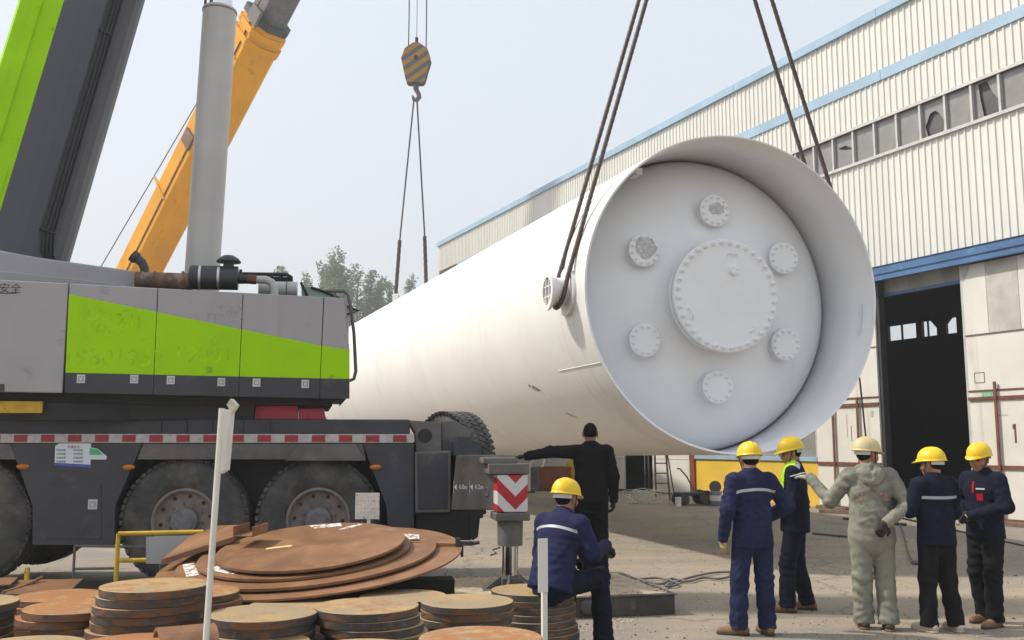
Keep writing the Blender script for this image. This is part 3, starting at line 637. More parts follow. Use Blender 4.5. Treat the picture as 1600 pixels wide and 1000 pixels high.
def cpoly(name, pts, m, y0=.0, y1=.04, bevel=.006, **k):
    b = MB(); b.prism(CP.poly(pts), y0, y1); return cpart(name, b, m, bevel=bevel, **k)
cpoly('side_locker', [(15, 692.5), (222, 692.5), (180, 790), (178, 852), (50, 852), (50, 790)], 'crane_dark', .01, .5)
cpoly('locker_door', [(72, 756), (158, 756), (158, 842), (72, 842)], 'crane_dark', .002, .0095)
cpoly('fender', [(223, 693), (566, 693), (572, 718), (213, 718)], 'crane_dusty', .02, .5)
cpoly('fender_flare', [(468, 694), (556, 694), (572, 720), (446, 720)], 'crane_dusty', -.05, .018, label='dusty raised fender over the rear wheel')
cpoly('rear_panel', [(566.5, 693), (647, 693), (647, 836), (607, 836), (603, 790)], 'crane_dark', .01, .42)
cpoly('fender', [(-120, 693), (14, 693), (25, 718), (-120, 718)], 'crane_dusty', .02, .5)
b = MB(); b.bb(ul - 4, cu(600, 700)[0], .55, 2.3, .55, zs0 - .05); cpart('chassis_frame', b, 'crane_black')
for (x, y) in ((35, 729), (201, 730), (587, 730)):
    u, z = cu(x, y); b = MB(); b.lathe([(.001, .02), (.045, .015), (.055, 0)], 20, (0, -1, 0)); b.xf(Matrix.Translation((u, .008, z)) @ Matrix.Diagonal((1.25, 1, .55, 1))); cpart('side_marker', b, 'lamp_orange')
def latch(u, z, M, parent=None, y=-.004, s=1.0):
    b = MB(); b.bb(u - .05 * s, u + .05 * s, y, y + .006, z - .055 * s, z + .055 * s); o = cpart('latch', b, 'silver_band', M, bevel=.003)
    b = MB(); b.bb(u - .036 * s, u + .036 * s, y - .003, y - .0005, z - .035 * s, z + .035 * s); b.build('latch_recess', 'crane_gray', o)
    b = MB(); b.bb(u - .015 * s, u + .015 * s, y - .008, y - .0032, z - .02 * s, z + .014 * s); b.build('latch_handle', 'silver_band', o); return o
latch(*cu(145, 788), CM, y=-.006)
# stickers on the locker
b = MB(); b.prism(CP.poly([(86, 697), (92, 692.8), (142, 692.8), (141, 731), (85, 727)]), .004, .0085); stk = cpart('sticker', b, 'sticker_white', label='white printed sheet with blue lower border')
b = MB(); b.prism(CP.poly([(85, 723), (141, 726), (141, 731), (85, 727)]), .002, .0035); b.build('sticker_border', 'sticker_blue', stk)
for r in range(4):
    for c in range(2):
        u, z = cu(95 + c * 27, 703.5 + r * 6); lettering('sticker_text', ('吊车出租', '大件吊装', '设备安装', '长短途运')[r], .026, 'print_gray', stk, (u, .0025, z), (math.pi / 2, 0, 0))
u, z = cu(115, 698.5); lettering('sticker_text', '吊装大王', .034, 'tape_red', stk, (u, .0025, z), (math.pi / 2, 0, 0))
b = MB(); b.prism(CP.poly([(140, 699), (152, 701), (167, 713), (166, 718), (140, 718)]), .0005, .0035); gs = cpart('sticker', b, 'sticker_white', label='small green and white sticker with a folded corner')
b = MB(); b.prism(CP.poly([(140, 700), (152, 702), (161, 711), (140, 711)]), -.001, .0003); b.build('sticker_border', 'sticker_green', gs)
# wheels
TR, TW = .70, .40
def wheel_parts():
    prof = [(.36, .03), (.40, .0), (.52, -.012), (.62, .008), (.665, .035), (TR - .012, .055), (TR - .004, .09), (TR, TW / 2), (TR - .004, TW - .09), (TR - .012, TW - .055), (.665, TW - .035), (.52, TW + .01), (.36, TW - .03)]
    b = MB(); v = []; n = 96
    for r, y in prof:
        for i in range(n): t = 2 * math.pi * i / n; v.append((r * math.cos(t), y, r * math.sin(t)))
    b.add(v, [(j * n + i, j * n + (i + 1) % n, (j + 1) * n + (i + 1) % n, (j + 1) * n + i) for j in range(len(prof) - 1) for i in range(n)], 0, True)
    nl = 52
    for i in range(nl):                                   # tread: chevron lugs on both shoulders and a centre row
        t = 2 * math.pi * i / nl
        for (y, sk, w, tt) in ((.075, .5, .10, 0), (.175, -.5, .085, .5), (.275, .5, .085, 0), (.345, -.5, .10, .5)):
            a = t + tt * 2 * math.pi / nl; R = Matrix.Rotation(-a, 3, 'Y') ; q = R @ Matrix.Rotation(sk, 3, 'X')
            b.box(R @ Vector((TR - .006, 0, 0)) + Vector((0, y, 0)), (.036, w, .060), q)
    tyre = b.mesh('tyre', 'tyre_rubber')
    b = MB(); v = []; pr = [(.372, .035), (.36, .012), (.335, .012), (.325, .06), (.31, .085), (.30, .09), (.23, .10), (.001, .10)]
    for r, y in pr:
        for i in range(64): t = 2 * math.pi * i / 64; v.append((r * math.cos(t), y, r * math.sin(t)))
    b.add(v, [(j * 64 + i, j * 64 + (i + 1) % 64, (j + 1) * 64 + (i + 1) % 64, (j + 1) * 64 + i) for j in range(len(pr) - 1) for i in range(64)], 0, True)
    rim = b.mesh('rim', 'rim_brown')
    b = MB()
    b.cyl((0, .10, 0), (0, .0, 0), .155, .145, 32); b.cyl((0, .0, 0), (0, -.012, 0), .12, .10, 24)
    hub = b.mesh('hub', 'hub_gray')
    b = MB(); b.cyl((0, .101, 0), (0, .078, 0), .017, .015, 6, smooth=False); nut = b.mesh('wheel_nut', 'hub_gray')
    b = MB(); b.cyl((0, .0905, 0), (0, .084, 0), .022, .022, 12); hole = b.mesh('vent_hole', 'crane_black')
    return tyre, rim, hub, nut, hole
WPARTS = wheel_parts()
def wheel(M, full=True):
    w = thing_part('wheel', crane); w.matrix_local = M
    for nme, me in zip(('tyre', 'rim', 'hub'), WPARTS): link(bpy.data.objects.new(nme, me), w)
    if full:
        for i in range(10):
            a = 2 * math.pi * i / 10 + .2; o = bpy.data.objects.new('wheel_nut', WPARTS[3]); o.location = (.19 * math.cos(a), 0, .19 * math.sin(a)); link(o, w)
            o = bpy.data.objects.new('vent_hole', WPARTS[4]); o.location = (.275 * math.cos(a + .3), .002, .275 * math.sin(a + .3)); link(o, w)
zh = cu(285, 815)[1]
for hx in (-62, 285, 496):
    u = cu(hx, 814)[0]; wheel(CM @ Matrix.Translation((u, .06, zh)) @ Matrix.Rotation(hx * .01, 4, 'Y'))
    wheel(CM @ Matrix.Translation((u, 2.6, zh)) @ Matrix.Rotation(math.pi, 4, 'Z'), False)
    b = MB(); b.cyl((u, .4, zh), (u, 2.3, zh), .12); cpart('axle', b, 'crane_black')
# tail of the carrier
def tpoly(name, pts, m, y0, y1, bevel=.008, off=0.0, label=None):
    b = MB(); b.prism(CP.poly(pts, off), y0, y1); return cpart(name, b, m, bevel=bevel, label=label)
tpoly('tail_bracket', [(637, 656), (690, 660), (690, 706), (650, 706), (648, 675)], 'crane_dusty', .10, 2.4)
u, z = cu(664, 681, .10); b = MB(); b.cyl((u, .097, z), (u, .0995, z), .085, n=24); cpart('bracket_hole', b, 'crane_black')
tpoly('tail_slope', [(690.5, 658), (712, 656), (737, 673), (737, 712), (691, 712)], 'crane_dusty', .22, 1.8)
tpoly('tail_plate', [(708, 690), (716, 688), (718, 682), (736, 682), (738, 688), (752, 690), (752, 712), (708, 712)], 'crane_dark', -.02, .2)
tpoly('outrigger_box', [(648, 706), (704, 704), (703, 800), (649, 801)], 'crane_dusty', -.06, .6, .012)
tpoly('outrigger_box_door', [(652, 710), (700, 708), (699, 795), (653, 796)], 'crane_dark', -.068, -.061, .004)
tpoly('under_frame', [(650, 801.5), (735, 801.5), (738, 846), (700, 846), (680, 830), (650, 828)], 'crane_black', .12, 1.2)
b = MB(); b.bb(cu(596, 700)[0], cu(708, 700)[0], .45, 1.0, .62, cu(640, 690)[1]); cpart('gap_filler', b, 'crane_black')  # black filler box added behind the panels to darken a bright see-through gap
tpoly('mudflap', [(735, 800), (752, 800), (748, 840), (740, 846), (734, 840)], 'crane_black', .1, .13, .0)
sp = cu(733, 708, .75); wheel(CM @ Matrix.Translation((sp[0] - .02, .95, cu(733, 645, .95)[1] - TR)) @ Matrix.Rotation(R_(120), 4, 'Z'), False)
# swing-out outrigger beam and jack
J = at(797, 800, 10.2); A_ = at(703, 750, 10.85); E2 = at(776, 750, 10.25)
BP = Plane((A_.x, A_.y), math.atan2(E2.y - A_.y, E2.x - A_.x)); BMx = frame_under(crane, BP)
b = MB(); b.prism(BP.poly([(704, 797), (712, 711), (757, 711), (777, 741), (775, 797)]), .0, .42); cpart('outrigger_beam', b, 'crane_dusty', BMx, bevel=.012)
beam = [o for o in crane.children if o.name.startswith('outrigger_beam')][0]
for (x, y, s, tx) in ((720, 761, .072, '6.0m'), (745, 761, .072, '6.2m')):
    u, z = BP.uz(x + 4, y); lettering('length_mark', tx, s, 'print_white', beam, (u, -.002, z), (math.pi / 2, 0, 0))
    u, z = BP.uz(x - 8, y); b = MB(); b.add([(u - .025, -.002, z), (u + .02, -.002, z - .035), (u + .02, -.002, z + .035)], [(0, 1, 2)]); b.add([(u - .034, -.002, z - .07), (u - .028, -.002, z - .07), (u - .028, -.002, z + .07), (u - .034, -.002, z + .07)], [(0, 1, 2, 3)]); b.build('length_mark', 'print_white', beam)
u, z = BP.uz(760, 769); b = MB(); b.lathe([(.055, 0), (.052, .006), (.034, .006), (.03, .001), (.001, .001)], 24, (0, -1, 0), (u, 0, z)); b.build('beam_eye', 'crane_dusty', beam)
JM = Matrix.Translation(Vector((J.x, J.y, 0)) - Vector((_o.x, _o.y, 0))) @ Matrix.Rotation(R_(9), 4, 'Z')
mp = 10.2 / F; zt = lambda y: at(797, y, 10.2).z
MATZ = .215
b = MB(); b.bb(-.16, .16, -.165, .2, zt(799), zt(741)); o = cpart('jack_housing', b, 'chevron', JM, bevel=.012, label='red and white chevron panel on the outrigger jack')
o.data.transform(Matrix.Translation((0, 0, -zt(770)))); o.matrix_local = JM @ Matrix.Translation((0, 0, zt(770)))
b = MB(); b.bb(-.25, .175, -.18, .24, zt(740), zt(724)); b.bb(-.30, .06, -.10, .24, zt(724), zt(715)); cpart('jack_cap', b, 'crane_dusty', JM, bevel=.01)
b = MB(); b.bb(-.18, .18, -.185, .21, zt(812), zt(800)); cpart('jack_collar', b, 'crane_dusty', JM, bevel=.012)
b = MB(); b.cyl((0, 0, zt(812)), (0, 0, zt(852)), .135, .13, 28); cpart('jack_tube', b, 'crane_dusty', JM)
b = MB(); b.cyl((.0, 0, zt(852)), (.0, 0, MATZ + .08), .085, .085, 28); cpart('jack_rod', b, 'chrome', JM)
b = MB(); b.cyl((0, 0, MATZ), (0, 0, MATZ + .15), .12, .10, 20); b.bb(-.1, .1, -.13, .1, MATZ, MATZ + .13)
for a in range(6):
    t = a * math.pi / 3 + .25; d = Vector((math.cos(t), math.sin(t), 0)); n = Vector((-math.sin(t), math.cos(t), 0)) * .012
    v = [d * .08 + Vector((0, 0, MATZ + .16)), d * .30 + Vector((0, 0, MATZ + .02)), d * .30 + Vector((0, 0, MATZ)), d * .08 + Vector((0, 0, MATZ))]
    b.add([p - n for p in v] + [p + n for p in v], [(0, 1, 2, 3), (7, 6, 5, 4), (0, 4, 5, 1), (1, 5, 6, 2), (3, 2, 6, 7)])
b.cyl((0, 0, MATZ + .002), (0, 0, MATZ + .025), .30, .29, 28); cpart('foot_pad', b, 'crane_dusty', JM)
b = MB(); b.tube([(-.12, -.10, zt(853)), (-.2, -.12, zt(857)), (-.16, -.12, zt(862)), (-.22, -.1, zt(865))], .012, 6); cpart('pin_handle', b, 'crane_dusty', JM)
# superstructure
su = lambda x, y, off=0.0: SP.uz(x, y, off)
def spoly(name, pts, m, y0, y1, bevel=.008, off=0.0, parent=None, label=None):
    b = MB(); b.prism(SP.poly(pts, off), y0, y1); return cpart(name, b, m, SM, bevel, parent, label)
def ln(x0, y0, x1, y1): return lambda x: y0 + (y1 - y0) * (x - x0) / (x1 - x0)
top = ln(0, 437, 545, 466); bot = ln(97, 613, 545, 623); gtop = ln(110, 460, 545, 548); gbot = ln(100, 582, 545, 592)
spoly('engine_house', [(-200, 428), (508, 463), (538, 467), (545, 545), (545, 618), (-200, 606)], 'crane_black', .06, 2.55, off=.0)
DX = [(-200, 107), (108, 246), (247, 379.5), (380.5, 506), (507, 546)]
for i, (x0, x1) in enumerate(DX):
    if i == 0:
        spoly('door_panel', [(x0, top(x0)), (x1, top(x1)), (x1 - 10, 614), (x0, 609)], 'crane_gray', .0, .05, .012); continue
    xr = x1 if i < 4 else 537; sl0 = lambda x, y, xa: xa - (6 if i > 0 else 0) * (y - 465) / 150
    L = lambda y: x0 - .045 * (y - 455); Rr = (lambda y: x1 - .045 * (y - 455)) if i < 4 else (lambda y: 537 + 9 * min(1, (y - 467) / 78))
    d = spoly('door_panel', [(L(top(x0)), top(x0)), (Rr(top(xr)), top(xr)), (Rr(gtop(xr)), gtop(xr)), (Rr(bot(xr)), bot(xr)), (L(bot(x0)), bot(x0))], 'crane_gray', .0, .05, .010)
    b = MB(); b.prism(SP.poly([(L(gtop(x0)), gtop(x0)), (Rr(gtop(xr)), gtop(xr)), (Rr(gbot(xr)), gbot(xr)), (L(gbot(x0)), gbot(x0))]), -.003, -.0002); b.build('green_stripe', 'crane_green', d)
    b = MB(); b.prism(SP.poly([(L(gbot(x0)), gbot(x0) + .3), (Rr(gbot(xr)), gbot(xr) + .3), (Rr(bot(xr)), bot(xr)), (L(bot(x0)), bot(x0))]), -.006, -.0002); b.build('sill_band', 'crane_dark', d)
for x, y in ((127, 592), (210, 592.5), (267, 594), (346, 597), (401, 598), (477, 600)): latch(*su(x, y), SM, y=-.013, s=.85)
spoly('rear_corner', [(538, 468), (546.5, 545), (546.5, 617), (541, 623), (541, 468)], 'crane_gray', .051, 2.5)
# ghost lettering left on the paint by removed stickers
for tx, x, y, s in (('宏利', 178, 505, .30), ('吊装', 352, 492, .22), ('19801957', 178, 560, .27), ('19001', 318, 556, .27)):
    u, z = su(x, y); o = lettering('ghost_lettering', tx, s, 'ghost_green' if y > 500 else 'ghost_gray', crane, (0, 0, 0), (0, 0, 0), extrude=.0002, sx=1.0)
    o.matrix_local = SM @ Matrix.Translation((u, -.0045 if y > 500 else -.0015, z)) @ Matrix.Rotation(math.pi / 2, 4, 'X'); o['label'] = 'faint ghost of removed lettering'
u, z = su(-2, 451); o = lettering('warning_lettering', '注意安全', .115, 'print_black', crane, (0, 0, 0), (0, 0, 0), extrude=.0003); o.matrix_local = SM @ Matrix.Translation((u, -.002, z)) @ Matrix.Rotation(math.pi / 2, 4, 'X')
spoly('warning_underline', [(-60, 456.5), (26, 457.5), (26, 459), (-60, 458)], 'print_black', -.002, -.0004, 0); spoly('maker_plate', [(-12, 600), (7, 600), (7, 612), (-12, 612)], 'crane_dark', -.004, -.0005, 0)
# slewing ring and the dark machinery between house and deck
b = MB(); cc = su(150, 640, 1.3); zb = su(150, 612, 1.3)[1]
b.cyl((cc[0], 1.3, zdeck - .02), (cc[0], 1.3, zdeck + .16), 1.15, n=48); cpart('slewing_ring', b, 'crane_black', SM)
b = MB(); b.bb(su(-150, 600, .3)[0], su(520, 600, .3)[0], .25, 2.4, zdeck + .165, zb + .10); cpart('turntable_frame', b, 'crane_black', SM)
b = MB(); b.bb(su(70, 640, .3)[0], su(397, 640, .3)[0], .3, .9, zdeck - .01, zb); cpart('winch_housing', b, 'crane_black', SM)
b = MB(); p0 = su(-60, 636, .15); p1 = su(66, 636, .15); b.bb(p0[0], p1[0], .15, .40, su(30, 645, .15)[1], su(30, 640, .15)[1]); b.bb(p0[0], p1[0], .15, .40, su(30, 632, .15)[1], su(30, 627, .15)[1]); b.bb(p0[0], p1[0], .25, .30, su(30, 640, .15)[1], su(30, 632, .15)[1]); b.bb(p0[0], p1[0], .152, .25, su(30, 640, .15)[1], su(30, 632, .15)[1]); cpart('yellow_beam', b, 'worn_yellow', SM, label='short rusty yellow beam lying on the deck')
for pts in ([(399, 632), (465, 632), (466, 658), (395, 658)], [(467, 638), (506, 638), (510, 658), (467, 658)]):
    spoly('tail_lamp', pts, 'lamp_red', .5, .8, .01, .5)
spoly('bracket_bar', [(440, 624), (508, 627), (508, 636), (455, 632)], 'crane_dark', .5, .7, .004, .5)
# gear on the roof of the house
def ty(x, y, off): u, z = su(x, y, off); return Vector((u, off, z))
spoly('boom_cradle', [(-260, 372), (0, 391), (60, 402), (216, 424), (216, 453), (-260, 430)], 'crane_gray', .55, .95, .02, .55)
spoly('cradle_rib', [(-260, 408), (0, 424), (120, 437), (200, 447), (200, 450), (-260, 428)], 'crane_gray', .48, .549, .01, .55)
b = MB(); b.cyl(ty(212, 438, .5), ty(300, 441, .5), .105, n=24)
for x in (222, 240, 284): b.cyl(ty(x, 438.5, .5), ty(x + 3, 438.6, .5), .115, n=24)
cpart('muffler', b, 'exhaust_rust', SM)
b = MB(); b.tube([ty(226, 432, .5), ty(226, 420, .5), ty(222, 410, .5), ty(211, 402, .5)], [.05, .05, .052, .055], 12); b.cyl(ty(214, 404, .5), ty(207, 399, .5), .07, .075, 14); cpart('exhaust_pipe', b, 'crane_dark', SM)
b = MB(); a0, a1 = ty(299, 433, .42), ty(372, 435, .42); b.cyl(a0, a1, .142, n=32)
b.cyl(a0 + (a0 - a1).normalized() * .02, a0, .12, .138, 32); af = cpart('air_filter', b, 'crane_dark', SM, bevel=.008)
for x in (311, 340): b = MB(); d = (a1 - a0).normalized() * .028; p = ty(x, 434, .42); p = a0 + (a1 - a0) * ((x - 299) / 73); b.cyl(p, p + d, .146, n=32, caps=False); b.build('clamp_band', 'silver_band', af)
b = MB(); c = ty(357, 421, .42); b.cyl(c, c + Vector((0, 0, .1)), .07, .055, 18); b.lathe([(.001, .175), (.06, .165), (.11, .135), (.14, .10), (.142, .085), (.05, .085)], 28, None, c); b.build('rain_cap', 'crane_dark', af)
b = MB(); b.tube([ty(372, 436, .45), ty(386, 437, .45), ty(400, 438, .45)], [.06, .05, .05], 12); cpart('intake_hose', b, 'hose_black', SM)
b = MB(); b.cyl(ty(386, 436, .45), ty(401, 437, .45), .055, n=14); cpart('red_coupling', b, 'rust_bar', SM)
b = MB(); b.tube([ty(400, 437, .45), ty(415, 437, .45), ty(424, 441, .45), ty(428, 450, .45), ty(429, 462, .45)], .048, 12); cpart('intake_pipe', b, 'barrel_gray', SM)
b = MB(); b.cyl(ty(404, 452, .75), ty(465, 453, .75), .10, n=24); ht = cpart('hydraulic_cylinder', b, 'barrel_gray', SM)
for x in (447, 463): b = MB(); p = ty(x, 452.7, .75); b.cyl(p, p + Vector((.012, 0, 0)), .105, n=24); b.build('clamp_band', 'crane_dusty' if x < 460 else 'post_white', ht)
b = MB(); b.tube([ty(372, 428, 1.2), ty(448, 429, 1.2), ty(455, 433, 1.2), ty(455, 445, 1.2)], .025, 8); 
for x in (385, 400, 415, 430): b.tube([ty(x, 441, 1.2), ty(x + 12, 430, 1.2)], .008, 5)
b.bb(su(376, 440, 1.2)[0], su(454, 440, 1.2)[0], 1.25, 1.27, su(400, 440, 1.2)[1], su(400, 430, 1.2)[1]); cpart('roof_grille', b, 'crane_black', SM)
b = MB(); c = ty(376, 425, .6); b.cyl(c + Vector((0, 0, -.1)), c + Vector((0, 0, .03)), .018, n=8); cpart('breather', b, 'crane_dark', SM)
# operator cab on the far side: only its glass and roof edge show
cb = spoly('cab', [(468, 470), (545, 487), (545, 610), (468, 605)], 'crane_gray', 1.75, 2.7, .02, 1.75)
for nm, pts, m, y0, y1 in (('windscreen', [(471, 448), (487, 448), (527, 464), (520, 470), (471, 470)], 'cab_glass', 1.76, 2.68), ('windscreen', [(541, 478), (559, 485), (546, 490), (541, 489)], 'cab_glass', 1.76, 2.6)):
    b = MB(); b.prism(SP.poly(pts, 1.75), y0, y1); b.build(nm, m, cb)
b = MB(); b.tube([ty(486, 449, 1.74), ty(505, 455, 1.74), ty(531, 466, 1.74)], .018, 6); b.tube([ty(470, 441, 1.74), ty(480, 462, 1.74)], .018, 6); b.tube([ty(538, 477, 1.74), ty(561, 486, 1.74), ty(543, 491, 1.74)], .018, 6); b.build('window_frame', 'crane_black', cb)
b = MB(); b.tube([ty(508, 455, .9), ty(525, 454.5, .9), ty(538, 455, .9), ty(544, 461, .9), ty(547, 475, .9), ty(553, 520, .9), ty(556, 580, .9), ty(553, 592, .9), ty(546, 595, .9)], .022, 8); b.tube([ty(523, 455, .9), ty(523, 466, .9)], .018, 6); cpart('handrail', b, 'rail_gray', SM)
# boom in the middle plane of the house
OB = 1.35
pA, pB = ty(8, 400, OB), ty(128, 0, OB); bd = (pB - pA).normalized(); bn = Vector((0, 1, 0)).cross(bd); bn = -bn if bn.x > 0 else bn    # bn: upper side of the boom (towards the left)
def boom_section(name, s0, s1, hw, hh, m_up, m_lo, split=.10):
    """U-shaped box: flat flanks and lid, rounded belly; s along the boom"""
    pr = []
    n = 14
    belly = [(hw * math.cos(a), -hh * .25 - hh * .75 * math.sin(a)) for a in np.linspace(0, math.pi, n)]     # from +lateral over belly to -lateral
    tp = hh * LID / HH; lid = [(-hw, split * hh), (-hw, tp * .93), (-hw * .93, tp), (hw * .93, tp), (hw, tp * .93), (hw, split * hh)]
    ring = belly + lid; b = MB(); N = len(ring)
    P = [pA + bd * s + Vector((0, 1, 0)) * y + bn * z for s in (s0, s1) for y, z in ring]
    up = [n - 1 + 1 + k for k in range(5)]
    for i in range(N):
        mi = 0 if (n <= i <= n + 4) else 1
        b.add([P[i], P[(i + 1) % N], P[(i + 1) % N + N], P[i + N]], [(0, 1, 2, 3)], mi, i < n - 1)
    b.add(P, [tuple(range(N - 1, -1, -1)), tuple(range(N, 2 * N))], 1)
    return cpart(name, b, [m_up, m_lo], SM)
HW, HH = .56, .72; LID = .52
bs = boom_section('boom_base', -1.4, 12.2, HW, HH, 'crane_green', 'boom_gray', .02)
def bpt(s, y, z): return pA + bd * s + Vector((0, 1, 0)) * y + bn * z
# raised green flange along the flank, rail plates and hoses
b = MB(); v = [bpt(s, y, z) for s in (1.25, 12) for y, z in ((-HW - .03, .24), (-HW - .03, .34), (-HW + .01, .36), (-HW + .01, .22))]; b.add(v, [(0, 1, 5, 4), (1, 2, 6, 5), (3, 0, 4, 7), (0, 3, 2, 1), (4, 5, 6, 7)]); b.build('flank_rib', 'crane_green', bs)
b = MB(); v = [bpt(s, y, z) for s in (-1.3, .95) for y, z in ((-HW - .012, .06), (-HW - .012, .46), (-HW, .46), (-HW, .06))]; b.add(v, [(0, 1, 5, 4), (1, 2, 6, 5), (3, 0, 4, 7), (0, 3, 2, 1), (4, 5, 6, 7)]); b.build('pivot_plate', 'crane_green', bs)
def belly(s, a): return bpt(s, HW * 1.02 * math.cos(a), -HH * .25 - HH * .77 * math.sin(a))
for k in range(4):
    a = math.pi - .56 - k * .085
    pts = [belly(s, a) for s in (12, 9, 6, 3, .9, .35)] + [belly(.1, a - .10), belly(-.02, a - .34) + Vector((.02, 0, 0)), belly(-.2, a - .55) + Vector((.10 + .03 * k, 0, 0)), belly(-.5, a - .6) + Vector((.08 + .03 * k, 0, 0)), belly(-.9, a - .6)]
    b = MB(); b.tube(pts, .0135, 6); b.build('hydraulic_hose', 'hose_black', bs)
for s in (.35, 2.95, 6.3, 9.4):
    b = MB(); b.tube([belly(s, math.pi - a) for a in (.5, .58, .66, .74, .82)], .022, 6); b.build('hose_clamp', 'hose_black', bs)
b = MB(); c = bpt(-.35, -HW * .93, -.50); b.cyl(c + Vector((0, .02, 0)), c + Vector((0, -.05, 0)), .17, .16, 24); b.build('pivot_pin', 'crane_dusty', bs); b = MB(); b.cyl(c + Vector((0, -.045, 0)), c + Vector((0, -.055, 0)), .12, n=24); b.build('pivot_bore', 'crane_black', bs)
boom_section('boom_section', 12.2, 22, HW * .88, HH * .88, 'crane_green', 'boom_gray', .02); boom_section('boom_section', 22, 32, HW * .76, HH * .76, 'boom_gray', 'boom_gray', .02); boom_section('boom_section', 32, 41, HW * .65, HH * .65, 'boom_gray', 'boom_gray', .02)
# luffing cylinder
q0, q1 = ty(313, 470, OB), ty(343.5, 18, OB); cd = (q1 - q0).normalized(); rb = .215
b = MB(); b.cyl(q0 - cd * .5, q1, rb, n=40); b.lathe([(rb, 0), (rb + .008, -.02), (rb + .008, .015), (rb * .98, .03), (.18, .03)], 40, cd, q1); lc = cpart('lift_cylinder', b, 'barrel_gray', SM)
b = MB(); b.cyl(q1, q1 + cd * 2.9, .155, n=32); b.build('piston_rod', 'chrome', lc)
b = MB(); b.tube([q1 + Vector((-.18, -.08, .0)), q1 + Vector((-.18, -.08, 0)) + cd * 2.6], .018, 6); b.build('oil_pipe', 'hose_black', lc)
for s in (1.1, 1.28): b = MB(); b.lathe([(rb + .002, -.012), (rb + .007, 0), (rb + .002, .012)], 40, cd, q1 - cd * s, a0=-.9, a1=.6); b.build('scratch_ring', 'crane_dusty', lc)
# ------------------------------------------------------------------ the yellow crane behind
YB = 54.0; ya, yb_ = at(222, 420, YB), at(651, -420, RB.y); yd = (yb_ - ya).normalized(); ye = at(411, 50, YB + (RB.y - YB) * .40)
tt = (ye - ya).dot(yd); ye = ya + yd * tt
ycr = thing('boom_crane', 'orange yellow crane boom rising behind the green crane, with a rope along it', 'crane', (ya.x - yd.x / yd.z * (ya.z), ya.y - yd.y / yd.z * ya.z, 0))
O = ycr.location
side = yd.cross(Vector((0, 0, 1))).normalized(); nup = side.cross(yd).normalized()
def ysec(name, s0, s1, hw, hh, m, parent=None):
    ring = [(-hw, -hh * .5), (-hw * .55, -hh), (hw * .55, -hh), (hw, -hh * .5), (hw, hh * .8), (hw * .8, hh), (-hw * .8, hh), (-hw, hh * .8)]
    b = MB(); N = 8; P = [ya + yd * s + side * x + nup * z - O for s in (s0, s1) for x, z in ring]
    b.add(P, [(i, (i + 1) % N, (i + 1) % N + N, i + N) for i in range(N)]); b.add(P, [tuple(range(N - 1, -1, -1)), tuple(range(N, 2 * N))]); return b.build(name, m, parent or ycr, bevel=.03)
yw = .93; yh = 1.16
yb0 = ysec('boom_base', -14.0, tt, yw, yh, 'yellow_boom')
for k, s in enumerate((tt - .15, tt + .45, tt + 1.05)): ysec('boom_collar', s, s + .34, yw * (1.10 - .03 * k), yh * (1.10 - .03 * k), 'yellow_boom' if k < 2 else 'dark_steel', yb0)
ysec('collar_core', tt + .1, tt + 1.1, yw * .97, yh * .97, 'yellow_boom', yb0)
ysec('inner_boom', tt + 1.3, (yb_ - ya).length, yw * .80, yh * .80, 'crane_dusty')
yp = lambda s, x, z: ya + yd * s + side * x + nup * z - O
for s, x in ((5.2, 1), (14.2, -1), (18.5, 1)):
    b = MB(); b.tube([yp(s, yw * .9, yh * .7), yp(s, yw * 1.0, yh * 1.35)], .07, 8); b.tube([yp(s - .05, yw * 1.03, -yh * .35), yp(s, yw * 1.06, yh * .8)], .06, 6); b.build('boom_bracket', 'yellow_boom', yb0)
for s, z in ((8.8, .1), (16.6, -.3)):
    b = MB(); b.box(yp(s, yw + .05, z), (.8, .16, 1.0), Matrix((yd, side, nup)).transposed()); b.build('boom_box', 'exhaust_rust' if s < 10 else 'crane_dusty', yb0)
b = MB(); b.tube([yp(-1, yw + .02, -.25), yp(8, yw + .02, -.2), yp(15, yw + .02, -.15), yp(20, yw + .02, .0)], .05, 5); b.build('boom_pipe', 'exhaust_rust', yb0)
b = MB(); b.tube([at(150, 430, 54.3) - O, at(310, 157, 50.4) - O, at(410, -15, 47.8) - O], .03, 5); b.build('hoist_rope', 'rope_dark', ycr)
Bx = ycr.location
b = MB(); b.bb(-6, 4, -1.3, 1.3, .7, 1.5); b.build('carrier', 'yellow_boom', ycr, bevel=.05); b = MB(); b.bb(-4.2, 1.6, -1.2, 1.2, 1.52, 2.9); b.build('crane_house', 'yellow_boom', ycr, bevel=.08)
for x in (-4.8, -3.2, 1.4, 3.0):
    for y in (-1.2, 1.2): b = MB(); b.cyl((x, y - .18, .62), (x, y + .18, .62), .62, n=32); b.build('wheel', 'tyre_rubber', ycr, bevel=.06)
# ------------------------------------------------------------------ steel blanks in stacks
DR, DT = .34, .052
def disc_mesh(r, th, seed, name='steel_disc', m='blank_steel'):
    rng = np.random.default_rng(seed); n = 56; b = MB(); ph = rng.uniform(0, 6, 3)
    pr = [(r - .006, 0), (r, .004), (r, th - .003), (r - .003, th)]; v = []
    for rr_, z in pr:
        for i in range(n):
            t = 2 * math.pi * i / n; k = 1 + .003 * math.sin(3 * t + ph[0]) + .002 * math.sin(7 * t + ph[1]); v.append((rr_ * k * math.cos(t), rr_ * k * math.sin(t), z))
    for j in range(3): b.add(v[j * n:(j + 2) * n], [(i, (i + 1) % n, (i + 1) % n + n, i + n) for i in range(n)], 0, True)
    b.add(v, [tuple(range(n - 1, -1, -1)), tuple(range(3 * n, 4 * n))]); return b.mesh(name, m)
DISCS = [disc_mesh(DR, DT, k) for k in range(5)]
